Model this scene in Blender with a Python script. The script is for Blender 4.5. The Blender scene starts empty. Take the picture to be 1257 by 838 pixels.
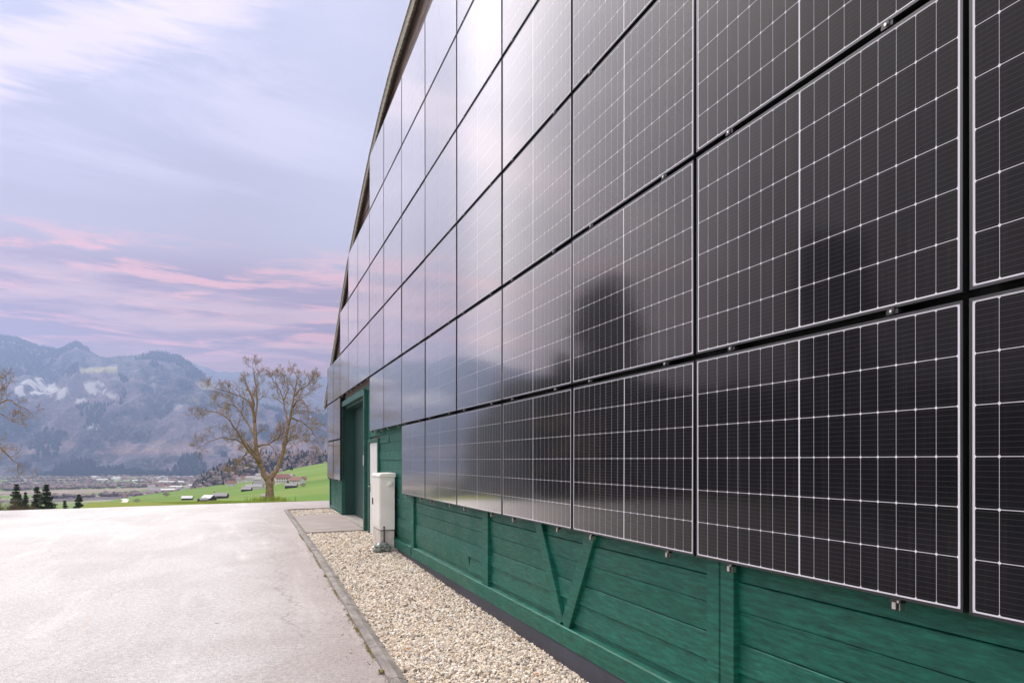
import bpy, math, random
import numpy as np
from mathutils import Vector, Matrix, noise as mnoise
random.seed(7); RNG = np.random.default_rng(7)
R = math.radians
scn = bpy.context.scene
COL = scn.collection

# ------------------------------------------------------------------ camera frame (world: +Y along the facade, +X towards it)
F, TH, EYE = 927.8, R(19.39), 1.8
c, s = math.cos(TH), math.sin(TH)
XV, YV, CX = 301.5, 565.0, 628.5
def on_wall(px, py, d):                      # point of the facade plane x=d seen at a photo pixel -> (y, z)
    z = F*d/(c*(px-XV)); return (z-d*s)/c, EYE+(YV-py)*z/F
def at(px, z, py=None, h=None):              # point seen at photo column px at depth z
    lat = (px-CX)/F*z
    x, y = z*s+lat*c, z*c-lat*s
    if py is not None: h = EYE+(YV-py)*z/F
    return (x, y, h)
def px_of(x, y):
    z = x*s+y*c; lat = x*c-y*s
    return CX+F*lat/np.maximum(z, 1e-3), z

# ------------------------------------------------------------------ helpers
class MB:
    def __init__(self): self.v = []; self.f = []; self.m = []
    def add(self, vs, fs, m=0):
        n = len(self.v); self.v += [tuple(p) for p in vs]
        self.f += [tuple(i+n for i in q) for q in fs]; self.m += [m]*len(fs)
    def box(self, x0, x1, y0, y1, z0, z1, m=0):
        self.add([(x0,y0,z0),(x1,y0,z0),(x1,y1,z0),(x0,y1,z0),(x0,y0,z1),(x1,y0,z1),(x1,y1,z1),(x0,y1,z1)],
                 [(0,3,2,1),(4,5,6,7),(0,1,5,4),(1,2,6,5),(2,3,7,6),(3,0,4,7)], m)
    def tube(self, pts, rs, n=6, m=0, cap=True):
        P = [Vector(p) for p in pts]; ring = []
        up = Vector((0.31,0.2,0.93)); vs = []
        for i, p in enumerate(P):
            t = (P[min(i+1,len(P)-1)]-P[max(i-1,0)])
            if t.length < 1e-9: t = Vector((0,0,1))
            t.normalize()
            a = t.cross(up)
            if a.length < 1e-3: a = t.cross(Vector((1,0,0)))
            a.normalize(); b = t.cross(a)
            for k in range(n):
                w = 2*math.pi*k/n
                vs.append(p+(a*math.cos(w)+b*math.sin(w))*rs[i])
        fs = []
        for i in range(len(P)-1):
            for k in range(n):
                fs.append((i*n+k, i*n+(k+1)%n, (i+1)*n+(k+1)%n, (i+1)*n+k))
        if cap:
            fs.append(tuple(range(n-1,-1,-1))); fs.append(tuple((len(P)-1)*n+k for k in range(n)))
        self.add(vs, fs, m)
    def prism(self, prof, y0, y1, ys0=None, ys1=None, m=0):   # cross-section (x,z) run along y; optional slanted ends
        n = len(prof)
        vs = [(x, y0 if ys0 is None else ys0(zz), zz) for x, zz in prof]+[(x, y1 if ys1 is None else ys1(zz), zz) for x, zz in prof]
        fs = [(k, (k+1)%n, n+(k+1)%n, n+k) for k in range(n)]
        fs += [tuple(range(n-1,-1,-1)), tuple(range(n, 2*n))]
        self.add(vs, fs, m)
    def mesh(self, name, mats, smooth=False):
        me = bpy.data.meshes.new(name); me.from_pydata(self.v, [], self.f)
        for mt in (mats if isinstance(mats, (list,tuple)) else [mats]): me.materials.append(mt)
        if any(self.m): me.polygons.foreach_set('material_index', self.m)
        me.polygons.foreach_set('use_smooth', [smooth]*len(self.f))
        me.update(); return me
    def build(self, name, mats, parent=None, smooth=False, bevel=0, segs=1):
        return link(name, self.mesh(name, mats, smooth), parent, bevel, segs)
def link(name, me, parent=None, bevel=0, segs=1):
    o = bpy.data.objects.new(name, me); COL.objects.link(o)
    if parent is not None: o.parent = parent
    if bevel:
        b = o.modifiers.new('bevel','BEVEL'); b.width = bevel; b.segments = segs; b.limit_method = 'ANGLE'
    return o
def arr_mesh(name, V, Fc, mat, smooth=False, nper=3):
    me = bpy.data.meshes.new(name)
    V = np.asarray(V, np.float32); Fc = np.asarray(Fc, np.int32)
    me.vertices.add(len(V)); me.vertices.foreach_set('co', V.ravel())
    me.loops.add(Fc.size); me.loops.foreach_set('vertex_index', Fc.ravel())
    me.polygons.add(len(Fc)); me.polygons.foreach_set('loop_start', np.arange(0, Fc.size, nper, dtype=np.int32))
    me.polygons.foreach_set('use_smooth', np.full(len(Fc), smooth))
    me.update(calc_edges=True); me.validate()
    if mat: me.materials.append(mat)
    return me
def empty(name, loc=(0,0,0), rz=0):
    o = bpy.data.objects.new(name, None); COL.objects.link(o); o.location = loc; o.rotation_euler.z = rz
    o.empty_display_size = .2; return o
def tag(o, label=None, cat=None, group=None, kind=None):
    if label: o['label'] = label
    if cat: o['category'] = cat
    if group: o['group'] = group
    if kind: o['kind'] = kind
    return o
def kids(o): return [x for x in ALLK.get(o.name, [])]
def copy_tree(o, ch, parent=None):           # ch: list of (child, its children)
    n = o.copy(); COL.objects.link(n)
    if parent is not None: n.parent = parent
    for cc, sub in ch: copy_tree(cc, sub, n)
    return n

# ------------------------------------------------------------------ numpy value noise
def _h(ix, iy, sd):
    n = (ix.astype(np.int64)*374761393+iy.astype(np.int64)*668265263+sd*974634777) & 0x7fffffff
    n = ((n ^ (n >> 13))*1274126177) & 0x7fffffff
    n = (n ^ (n >> 16)) & 0xffff
    return n/65535.0
def vn(x, y, sd=0):
    x = np.asarray(x, float); y = np.asarray(y, float)
    ix, iy = np.floor(x), np.floor(y); fx, fy = x-ix, y-iy
    fx = fx*fx*(3-2*fx); fy = fy*fy*(3-2*fy)
    a, b, d, e = _h(ix,iy,sd), _h(ix+1,iy,sd), _h(ix,iy+1,sd), _h(ix+1,iy+1,sd)
    return (a*(1-fx)+b*fx)*(1-fy)+(d*(1-fx)+e*fx)*fy
def fbm(x, y, o=5, sd=0, ridge=False):
    t = 0; a = .5; n = 0
    for k in range(o):
        v = vn(x*2**k+17*k, y*2**k-9*k, sd+k)
        if ridge: v = 1-abs(2*v-1)
        t = t+a*v; n += a; a *= .5
    return t/n
def sm(a, b, x):
    t = np.clip((x-a)/(b-a), 0, 1); return t*t*(3-2*t)

# ------------------------------------------------------------------ node helpers
def mat(name):
    m = bpy.data.materials.new(name); m.use_nodes = True
    return m, m.node_tree.nodes, m.node_tree.links, m.node_tree.nodes['Principled BSDF']
class NT:
    def __init__(self, nt): self.nt = nt
    def n(self, typ, **kw):
        x = self.nt.nodes.new(typ)
        for k, v in kw.items(): setattr(x, k, v)
        return x
    def l(self, a, b): self.nt.links.new(a, b)
    def put(self, sock, v):
        if v is None: return
        if isinstance(v, bpy.types.NodeSocket): self.l(v, sock)
        else: sock.default_value = v
    def math(self, op, a, b=None, cc=None, clamp=False):
        x = self.n('ShaderNodeMath', operation=op, use_clamp=clamp)
        self.put(x.inputs[0], a); self.put(x.inputs[1], b)
        if cc is not None: self.put(x.inputs[2], cc)
        return x.outputs[0]
    def mix(self, f, a, b, blend='MIX'):
        x = self.n('ShaderNodeMix', data_type='RGBA', blend_type=blend)
        self.put(x.inputs[0], f); self.put(x.inputs[6], a if not isinstance(a, tuple) else (*a[:3],1)); self.put(x.inputs[7], b if not isinstance(b, tuple) else (*b[:3],1))
        return x.outputs[2]
    def mapr(self, v, a, b, p=0., q=1., smooth=False):
        x = self.n('ShaderNodeMapRange'); x.clamp = True
        if smooth: x.interpolation_type = 'SMOOTHSTEP'
        self.put(x.inputs[0], v)
        for i, k in zip((1,2,3,4), (a,b,p,q)): self.put(x.inputs[i], k)
        return x.outputs[0]
    def coord(self, which='Object', scale=(1,1,1), loc=(0,0,0), rot=(0,0,0)):
        t = self.n('ShaderNodeTexCoord'); m = self.n('ShaderNodeMapping')
        m.inputs['Scale'].default_value = scale; m.inputs['Location'].default_value = loc; m.inputs['Rotation'].default_value = rot
        self.l(t.outputs[which], m.inputs[0]); return m.outputs[0]
    def noise(self, vec, scale=5, detail=4, rough=.55, dist=0, out='Fac'):
        x = self.n('ShaderNodeTexNoise'); self.put(x.inputs['Vector'], vec)
        x.inputs['Scale'].default_value = scale; x.inputs['Detail'].default_value = detail
        x.inputs['Roughness'].default_value = rough; x.inputs['Distortion'].default_value = dist
        return x.outputs[out]
    def ramp(self, f, stops, interp='LINEAR'):
        x = self.n('ShaderNodeValToRGB'); e = x.color_ramp; e.interpolation = interp
        while len(e.elements) < len(stops): e.elements.new(.5)
        for el, (p, col) in zip(e.elements, stops): el.position = p; el.color = (*col[:3], 1)
        self.put(x.inputs[0], f); return x.outputs[0]
    def bump(self, h, strength=.3, dist=.01, normal=None):
        x = self.n('ShaderNodeBump'); x.inputs['Strength'].default_value = strength; x.inputs['Distance'].default_value = dist
        self.put(x.inputs['Height'], h)
        if normal: self.l(normal, x.inputs['Normal'])
        return x.outputs[0]
def simple(name, col, rough=.6, metal=0, var=.25, scale=8, sc=(1,1,1), bump=0, bs=60, spec=.5):
    m, N, L, P = mat(name); t = NT(m.node_tree)
    v = t.coord('Object', sc)
    n = t.noise(v, scale, 5, .6)
    lo = tuple(x*(1-var) for x in col); hi = tuple(min(1, x*(1+var)) for x in col)
    t.put(P.inputs['Base Color'], t.ramp(n, [(.3, lo), (.7, hi)]))
    P.inputs['Roughness'].default_value = rough; P.inputs['Metallic'].default_value = metal
    P.inputs['Specular IOR Level'].default_value = spec
    if bump: t.put(P.inputs['Normal'], t.bump(t.noise(v, bs, 4, .6), bump, .004))
    return m

# ------------------------------------------------------------------ materials
def green_paint(name, worn=.0):
    m, N, L, P = mat(name); t = NT(m.node_tree)
    st = t.noise(t.coord('Object', (1, 1.0, 9)), 5, 8, .75)
    bl = t.noise(t.coord('Object', (1, 1, 1.6)), 1.3, 4, .6)
    gr = t.noise(t.coord('Object', (1, 1.2, 60)), 4, 5, .7)
    col = t.ramp(st, [(.32, (.003,.042,.028)), (.5, (.005,.108,.072)), (.68, (.014,.200,.135))])
    col = t.mix(t.mapr(bl, .35, .7), col, t.mix(.4, col, (.016,.115,.085)))
    # worn pale scratches in the paint
    w = t.math('MULTIPLY', t.mapr(gr, .60, .68), t.mapr(t.noise(t.coord('Object', (1,1,2)), 2.2, 3, .6), .52, .68))
    col = t.mix(t.math('MULTIPLY', w, .55), col, (.22,.36,.30))
    # silvery bare patches low beside the door, where rain splashes
    tc = t.n('ShaderNodeTexCoord'); sp = t.n('ShaderNodeSeparateXYZ'); t.l(tc.outputs['Object'], sp.inputs[0])
    far = t.math('MULTIPLY', t.mapr(sp.outputs[1], 20.8, 21.8), t.mapr(sp.outputs[2], .95, .55))
    pat = t.mapr(t.noise(t.coord('Object', (1,.5,7)), 2.1, 4, .6), .48, .62)
    col = t.mix(t.math('MULTIPLY', t.math('MULTIPLY', far, pat), .85), col, (.42,.37,.30))
    ny = t.math('MULTIPLY', t.math('SUBTRACT', t.math('FRACT', t.math('DIVIDE', sp.outputs[1], .86)), .5), .86)
    nz = t.math('MULTIPLY', t.math('SUBTRACT', t.math('FRACT', t.math('DIVIDE', sp.outputs[2], .085)), .5), .085)
    nd = t.math('SQRT', t.math('ADD', t.math('MULTIPLY', ny, ny), t.math('MULTIPLY', nz, nz)))
    col = t.mix(t.mapr(nd, .0025, .0042, .8, 0), col, (.03,.03,.025))
    t.put(P.inputs['Base Color'], col)
    t.put(P.inputs['Roughness'], t.mapr(bl, .3, .7, .38, .6)); P.inputs['Specular IOR Level'].default_value = .28
    h = t.math('ADD', t.math('MULTIPLY', gr, .6), t.math('MULTIPLY', st, .6))
    t.put(P.inputs['Normal'], t.bump(h, .55, .006))
    return m
M = {}
M['green'] = green_paint('green_painted_wood')
M['green_trim'] = simple('green_trim_paint', (.017,.10,.075), .42, var=.3, scale=3, sc=(1,1,4), bump=.4, bs=30)
M['door_green'] = simple('dark_green_door_paint', (.012,.055,.045), .45, var=.25, scale=3, sc=(1,6,.6), bump=.3, bs=20)
M['brown'] = simple('weathered_brown_boards', (.20,.145,.125), .8, var=.4, scale=3, sc=(1,.7,14), bump=.6, bs=25)
M['verge'] = simple('mossy_verge_wood', (.20,.175,.13), .85, var=.75, scale=9, sc=(1,2,2), bump=.6, bs=25)
M['sheet'] = simple('grey_roof_sheet', (.30,.29,.26), .6, var=.25, scale=2)
M['membrane'] = simple('dark_plinth_membrane', (.032,.034,.048), .5, var=.25, scale=3, bump=.3, bs=9)
M['frame'] = simple('black_anodised_frame', (.014,.014,.016), .32, metal=.0, var=.2, spec=.6)
M['steel'] = simple('bright_clamp_steel', (.62,.60,.56), .38, metal=1, var=.15, scale=40)
M['blackrail'] = simple('black_rail', (.012,.012,.014), .45, var=.2)
M['concrete'] = simple('worn_concrete', (.30,.27,.25), .85, var=.25, scale=5, bump=.5, bs=60)
M['white_door'] = simple('white_door_paint', (.80,.79,.76), .4, var=.05, scale=3)
M['cab'] = simple('cream_cabinet_plastic', (.82,.80,.73), .42, var=.06, scale=3)
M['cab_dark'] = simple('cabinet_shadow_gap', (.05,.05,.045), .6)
M['bare'] = simple('bare_bark', (.26,.185,.115), .85, var=.45, scale=14, sc=(1,1,.5), bump=.7, bs=30)
M['twig'] = simple('twig_bark', (.29,.21,.135), .85, var=.35, scale=6)

def cells_mat():
    m, N, L, P = mat('solar_cells_under_glass'); t = NT(m.node_tree)
    tc = t.n('ShaderNodeTexCoord'); sp = t.n('ShaderNodeSeparateXYZ'); t.l(tc.outputs['Object'], sp.inputs[0])
    y, z = sp.outputs[1], sp.outputs[2]
    oi = t.n('ShaderNodeObjectInfo')
    HW, MG, CG = .850, .0095, .004          # half glass width, side margin, half centre gap
    py = (HW-MG-CG)/9; pz = (1.112-2*.005)/6
    ay = t.math('SUBTRACT', t.math('ABSOLUTE', y), CG)         # distance from the centre strip
    cy = t.math('DIVIDE', ay, py); fy = t.math('FRACT', cy)
    dy = t.math('MULTIPLY', t.math('SUBTRACT', .5, t.math('ABSOLUTE', t.math('SUBTRACT', fy, .5))), py)
    cz = t.math('DIVIDE', t.math('SUBTRACT', z, .011+.005), pz); fz = t.math('FRACT', cz)
    dz = t.math('MULTIPLY', t.math('SUBTRACT', .5, t.math('ABSOLUTE', t.math('SUBTRACT', fz, .5))), pz)
    def less(a, b, soft=.0004): return t.mapr(a, b-soft, b+soft, 1, 0)
    g1 = t.math('MAXIMUM', less(dy, .0007), less(dz, .0011))
    g2 = less(t.math('ADD', dy, dz), .0075, .0008)
    g3 = t.math('MAXIMUM', less(ay, 0.), t.mapr(ay, HW-MG-CG-.0003, HW-MG-CG+.0003))
    g4 = t.math('MAXIMUM', less(cz, 0., .003), t.mapr(cz, 6-.003, 6+.003))
    white = t.math('MAXIMUM', t.math('MAXIMUM', g1, g2), t.math('MAXIMUM', g3, g4), clamp=True)
    # thin busbars, nine to a cell
    fb = t.math('FRACT', t.math('MULTIPLY', fz, 9)); db = t.math('ABSOLUTE', t.math('SUBTRACT', fb, .5))
    bus = t.math('MULTIPLY', less(db, .035, .03), .12)
    # each cell a touch different
    wn = t.n('ShaderNodeTexWhiteNoise', noise_dimensions='3D'); cmb = t.n('ShaderNodeCombineXYZ')
    t.put(cmb.inputs[0], t.math('FLOOR', t.math('DIVIDE', y, py))); t.put(cmb.inputs[1], t.math('FLOOR', cz)); t.put(cmb.inputs[2], oi.outputs['Random'])
    t.l(cmb.outputs[0], wn.inputs['Vector'])
    cell = t.mix(wn.outputs['Value'], (.0060,.0062,.0095), (.0085,.0080,.0110))
    col = t.mix(bus, cell, (.30,.29,.30))
    col = t.mix(white, col, (.70,.68,.73))
    # dust film
    dn = t.noise(t.coord('Object', (1,1,.6)), 3.5, 6, .65)
    col = t.mix(t.mapr(dn, .35, .8, .001, .016), col, (.45,.40,.36))
    rs = t.noise(t.coord('Object', (1,9,.35), loc=(0,0,0)), 2.4, 5, .65)
    col = t.mix(t.mapr(rs, .55, .8, 0, .022), col, (.50,.45,.40))
    t.put(P.inputs['Base Color'], col); P.inputs['Roughness'].default_value = .5; P.inputs['Specular IOR Level'].default_value = 0.02
    # textured glass: soft mirror, growing quickly towards grazing view
    lw = t.n('ShaderNodeLayerWeight'); lw.inputs['Blend'].default_value = .5
    fac = lw.outputs['Facing']                                     # 1-cos(incidence)
    rr = t.n('ShaderNodeFloatCurve'); cv = rr.mapping.curves[0]
    pts = [(0,.007),(.20,.008),(.344,.013),(.44,.032),(.546,.095),(.625,.21),(.708,.50),(.792,.80),(.861,.90),(1,.96)]
    cv.points[0].location = pts[0]; cv.points[1].location = pts[-1]
    for p in pts[1:-1]: cv.points.new(*p)
    rr.mapping.update(); t.l(fac, rr.inputs['Value'])
    rv = t.math('MULTIPLY', rr.outputs[0], t.mapr(oi.outputs['Random'], 0, 1, .93, 1.05))
    g1 = t.n('ShaderNodeBsdfGlossy'); g1.inputs['Roughness'].default_value = .085; g1.inputs['Color'].default_value = (1,.965,.92,1)
    g2 = t.n('ShaderNodeBsdfGlossy'); g2.inputs['Roughness'].default_value = .40
    gm = t.n('ShaderNodeMixShader'); t.put(gm.inputs[0], t.mapr(fac, .62, .82, .05, .22)); t.l(g1.outputs[0], gm.inputs[1]); t.l(g2.outputs[0], gm.inputs[2])
    mx = t.n('ShaderNodeMixShader'); t.l(rv, mx.inputs[0]); t.l(P.outputs[0], mx.inputs[1]); t.l(gm.outputs[0], mx.inputs[2])
    t.l(mx.outputs[0], N['Material Output'].inputs['Surface'])
    return m
M['cells'] = cells_mat()

def asphalt_mat():
    m, N, L, P = mat('bleached_asphalt'); t = NT(m.node_tree)
    v = t.coord('Object')
    fine = t.noise(v, 95, 4, .8); mid = t.noise(v, 22, 6, .7)
    big = t.noise(t.coord('Object', (1,.55,1)), .55, 5, .6, .4); str_ = t.noise(t.coord('Object', (1,.16,1)), 2.2, 4, .6)
    col = t.ramp(fine, [(.30, (.12,.105,.105)), (.42, (.38,.365,.355)), (.54, (.62,.61,.595)), (.70,(.80,.79,.775))])
    col = t.mix(t.mapr(mid, .38, .62, .8, 0), col, t.mix(1, col, (.70,.66,.66), 'MULTIPLY'))
    col = t.mix(t.mapr(big, .40, .60, .5, 0), col, t.mix(1, col, (.70,.655,.65), 'MULTIPLY'))
    col = t.mix(t.mapr(str_, .56, .74, 0, .35), col, (.76,.73,.71))
    tc = t.n('ShaderNodeTexCoord'); sp = t.n('ShaderNodeSeparateXYZ'); t.l(tc.outputs['Object'], sp.inputs[0])
    # browner, dirtier strip beside the kerb
    kn = t.math('ADD', sp.outputs[0], t.math('MULTIPLY', t.noise(v, 1.2, 3, .5), 1.2))
    dirt = t.mapr(kn, .3, 1.5, 0, .9)
    col = t.mix(dirt, col, t.mix(1, col, (.68,.60,.58), 'MULTIPLY'))
    # hairline cracks
    vo = t.n('ShaderNodeTexVoronoi', feature='DISTANCE_TO_EDGE'); vo.inputs['Scale'].default_value = .33
    wv = t.n('ShaderNodeVectorMath', operation='ADD'); t.l(v, wv.inputs[0])
    nn = t.n('ShaderNodeTexNoise'); t.l(v, nn.inputs['Vector']); nn.inputs['Scale'].default_value = 1.6; nn.inputs['Detail'].default_value = 5
    t.l(nn.outputs['Color'], wv.inputs[1]); t.l(wv.outputs[0], vo.inputs['Vector'])
    cr = t.math('MULTIPLY', t.mapr(vo.outputs['Distance'], .0, .006, 1, 0), t.mapr(t.noise(v, .35, 2, .5), .52, .62))
    col = t.mix(t.math('MULTIPLY', cr, .6), col, (.12,.10,.09))
    cx_ = t.math('ABSOLUTE', t.math('ADD', t.math('SUBTRACT', sp.outputs[0], .52), t.math('MULTIPLY', t.math('SUBTRACT', t.noise(t.coord('Object',(.3,1,1)), .9, 8, .7), .5), 1.5)))
    ck = t.math('MULTIPLY', t.mapr(cx_, .004, .016, 1, 0), t.math('MULTIPLY', t.mapr(sp.outputs[1], 7, 8.5), t.mapr(t.noise(v, .8, 2, .5), .44, .52)))
    col = t.mix(t.math('MULTIPLY', ck, .75), col, (.13,.10,.09))
    # rusty spots and old stains
    rs = t.math('MULTIPLY', t.mapr(t.noise(t.coord('Object', (1,.35,1)), 2.6, 4, .6), .66, .74), .5)
    col = t.mix(rs, col, (.45,.34,.27))
    sp2 = t.mapr(t.noise(v, 9, 2, .5), .765, .785)
    col = t.mix(t.math('MULTIPLY', sp2, .7), col, (.12,.095,.085))
    t.put(P.inputs['Base Color'], col); P.inputs['Roughness'].default_value = .62; P.inputs['Specular IOR Level'].default_value = .5
    h = t.math('ADD', fine, t.math('MULTIPLY', mid, .6))
    t.put(P.inputs['Normal'], t.bump(h, .8, .007))
    return m
M['asphalt'] = asphalt_mat()

def stone_mat():
    m, N, L, P = mat('gravel_stone'); t = NT(m.node_tree)
    g = t.n('ShaderNodeNewGeometry'); rnd = g.outputs['Random Per Island']
    col = t.ramp(rnd, [(0,(.16,.14,.12)),(.10,(.36,.30,.24)),(.22,(.66,.56,.43)),(.45,(.82,.74,.61)),(.62,(.88,.84,.75)),(.78,(.74,.58,.40)),(.90,(.45,.40,.35)),(1,(.92,.90,.86))])
    n = t.noise(t.coord('Object'), 70, 3, .6)
    col = t.mix(t.mapr(n, .3, .7, .3, 0), col, t.mix(1, col, (.75,.70,.62), 'MULTIPLY'))
    t.put(P.inputs['Base Color'], col); P.inputs['Roughness'].default_value = .75
    return m
M['stone'] = stone_mat()
M['bed'] = simple('gravel_bed_dirt', (.27,.22,.17), .95, var=.5, scale=55, bump=.8, bs=90)

def kerb_mat():
    m, N, L, P = mat('kerb_concrete'); t = NT(m.node_tree)
    v = t.coord('Object')
    a = t.noise(t.coord('Object',(1,.35,1)), 9, 6, .7); b = t.noise(v, 90, 3, .6)
    col = t.ramp(a, [(.3,(.13,.115,.10)),(.5,(.235,.21,.19)),(.7,(.36,.33,.30))])
    col = t.mix(t.mapr(b, .35, .65, .5, 0), col, t.mix(1, col, (.72,.68,.66), 'MULTIPLY'))
    t.put(P.inputs['Base Color'], col); P.inputs['Roughness'].default_value = .85
    t.put(P.inputs['Normal'], t.bump(t.math('ADD', a, b), .5, .006)); return m
M['kerb'] = kerb_mat()
def apron_mat():
    m, N, L, P = mat('apron_concrete'); t = NT(m.node_tree)
    a = t.noise(t.coord('Object',(1,5,1)), 1.6, 5, .6); b = t.noise(t.coord('Object'), 60, 3, .6)
    col = t.ramp(a, [(.3,(.24,.20,.18)),(.55,(.33,.285,.26)),(.75,(.43,.385,.36))])
    col = t.mix(t.mapr(b, .35, .65, .4, 0), col, t.mix(1, col, (.75,.7,.68), 'MULTIPLY'))
    t.put(P.inputs['Base Color'], col); P.inputs['Roughness'].default_value = .85; return m
M['apron'] = apron_mat()

def terrain_mat():
    m, N, L, P = mat('land_cover'); t = NT(m.node_tree)
    at_ = t.n('ShaderNodeAttribute', attribute_name='cover'); fl = t.n('ShaderNodeAttribute', attribute_name='wood')
    v = t.coord('Object')
    n1 = t.noise(t.coord('Object', (1,1,1)), .05, 6, .75); n2 = t.noise(v, .4, 5, .7); n3 = t.noise(v, .012, 5, .65)
    col = t.mix(t.mapr(n2, .3, .7, .4, 0), at_.outputs['Color'], t.mix(1, at_.outputs['Color'], (.72,.75,.62), 'MULTIPLY'))
    tree = t.ramp(n1, [(.30,(.012,.020,.022)),(.45,(.035,.040,.036)),(.55,(.20,.15,.14)),(.70,(.40,.30,.28))])
    tree2 = t.mix(t.mapr(n3, .42, .58), tree, t.mix(1, tree, (.42,.50,.62), 'MULTIPLY'))
    cw = t.mix(.55, at_.outputs['Color'], t.mix(1, t.mix(.5, at_.outputs['Color'], tree2), tree2, 'SCREEN'))
    col = t.mix(fl.outputs['Fac'], col, t.mix(.62, at_.outputs['Color'], tree2))
    t.put(P.inputs['Base Color'], col); P.inputs['Roughness'].default_value = .95; P.inputs['Specular IOR Level'].default_value = .1
    b = t.n('ShaderNodeBump'); b.inputs['Strength'].default_value = .9; b.inputs['Distance'].default_value = 14.
    t.put(b.inputs['Height'], t.math('MULTIPLY', n1, fl.outputs['Fac'])); t.l(b.outputs[0], P.inputs['Normal'])
    return m
M['land'] = terrain_mat()

# ------------------------------------------------------------------ ground function of the yard
def G(x, y):
    x = np.asarray(x, float); y = np.asarray(y, float)
    g = np.interp(y, [-20, 0, 5.2, 13.5, 25.3, 31, 40], [-2.0, -1.81, -1.742, -1.612, -1.49, -1.45, -1.5])
    return EYE+g+.019*np.clip(x-2.5, -14, 0)
YEDGE = 27.3                                  # depth of the yard's far edge
def edge_y(x): return (YEDGE+.26*(np.minimum(x,4.)-1)-x*s)/c+.12*(vn(np.asarray(x)*1.3, 0, 3)-.5)

# ------------------------------------------------------------------ terrain height
SK = np.array([(-900,400),(-500,455),(-350,442),(-200,425),(-60,412),(0,416.8),(19,420),(46,432.5),(70.6,432.8),(80,428.5),(93.5,422.8),(107,429.6),(122,437.5),(133.6,439),(164,435.9),(183,434),(200,434.5),(217,437.2),(230,445),(245,456),(270,476),(300,492),(350,505),(420,512),(1200,512)])
SK2 = np.array([(-900,470),(0,470),(217,452),(230,446),(240,444.9),(257,451.5),(268.7,455.7),(295.5,455.7),(333.6,457.3),(364,459.6),(394.7,461.5),(600,465),(1200,465)])
YE = np.array([(-900,630),(60,632),(110,620.5),(150,612.5),(180,607.5),(232,600.5),(264,596),(292,591.5),(330,584),(355,576),(400,567.5),(480,560),(700,560)])
RG = np.array([(225,600),(245,589),(260,582.5),(275,574),(290,567.5),(302,564),(351,560.5),(400,559),(700,559)])
def TH_(x, y):
    x = np.asarray(x, float); y = np.asarray(y, float)
    r = np.hypot(x, y); az = np.arctan2(x, y)-TH                     # camera relative azimuth
    az = (az+np.pi) % (2*np.pi)-np.pi
    azc = np.clip(az, -R(44), R(28)); px = CX+F*np.tan(azc)
    z = r*np.cos(np.clip(az, -R(60), R(60))); z = np.maximum(z, r*.5)
    hm = lambda yy, zz: (YV-yy)*zz/F
    ye = np.interp(px, YE[:,0], YE[:,1]); ze = np.interp(px, [-900,60,110,232,330,400,700], [200,300,700,950,1000,1000,1000])
    h28 = -1.55; base = -78+8*vn(x/700, y/700, 5)
    hb = hm(np.maximum(616.5, ye+9), 350.)
    sh = np.where(z < 38, h28+(z-28)*-.055, 0)
    sh = np.where((z >= 38) & (z < 350), -2.1+(hb+2.1)*np.clip((z-38)/312, 0, 1)**.8, sh)
    sh = np.where(z >= 350, hb+(hm(ye, ze)-hb)*np.clip((z-350)/np.maximum(ze-350, 1), 0, 1)**.9, sh)
    # columns left of the hill: steady fall from the yard to the valley floor
    fall = np.interp(z, [28,38,70,150,400,1100], [-2.0,-3.0,-7.5,-16.5,-40,-78])
    wl = sm(112, 85, px)
    near = sh*(1-wl)+fall*wl
    drop = sm(0, 1, (z-ze*1.0)/np.maximum(380+0*z, 1))
    h = near*(1-drop)+base*drop
    # wooded ridge behind the village
    ry = np.interp(px, RG[:,0], RG[:,1]); rh = hm(ry, 1500.)
    amp = sm(226, 250, px)*np.exp(-((z-1500)/230.)**2)
    h = np.where(z > 900, h+(rh-h)*amp, h)
    # mountains
    zs = 5100+350*(vn(px/160., 3.3, 8)-.5)
    ys = np.interp(px, SK[:,0], SK[:,1]); hs = hm(ys, zs)
    q = (z-3800)/(zs-3800)
    rd = fbm(x/900., y/900., 5, 11, ridge=True); rd2 = fbm(x/230., y/230., 4, 31, ridge=True)
    up = np.clip(q, 0, 1)
    shape = .55*up**.8+.45*sm(0, 1, up)
    hm1 = base+(hs-base)*shape+(rd-.62)*430*np.sin(np.pi*up)**.8+(rd2-.6)*120*np.sin(np.pi*up)
    past = np.clip(q-1, 0, 5); hm1 = np.where(q > 1, hs-past*900+(rd2-.6)*30, hm1)
    hm1 = hm1+np.where(q > .9, (vn(x/9., y/9., 77)-.5)*11, 0)
    zs2 = 7300.; y2 = np.interp(px, SK2[:,0], SK2[:,1]); hs2 = hm(y2, zs2)
    q2 = np.clip((z-5600)/(zs2-5600), 0, 1); hm2 = base+(hs2-base)*q2**.9+(rd-.6)*300*np.sin(np.pi*q2)-np.clip(z-zs2,0,9e3)*.35
    hm2 = hm2+np.where(q2 > .9, (vn(x/14., y/14., 78)-.5)*14, 0)
    h = np.where(q > 0, np.maximum(hm1, np.where(z > 5600, hm2, -1e3)), h)
    h = np.where(z > 3800, np.maximum(h, base), h)
    # to the side of and behind the camera: gentle meadow, then low hills
    side = sm(R(40), R(60), abs(az))
    flat = np.interp(r, [28,60,150,600,1500,4000,6000,9000], [-1.9,-2.6,-5,-20,-30,60,330,100])+(rd-.5)*np.clip(r-900,0,2500)*.05
    h = h*(1-side)+flat*side
    # unseen dark wooded hill added left of the frame to darken the far panels' reflections
    azd = np.degrees(az); elh = np.interp(azd, [-120,-95,-60,-47,-42,-38,-34.5], [1,3.5,4.4,5.0,5.8,6.2,1.5])
    win = sm(-34.15,-35.2,azd)*sm(-120,-105,azd)
    lh_ = np.tan(np.radians(elh))*820+(rd2-.5)*26
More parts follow.
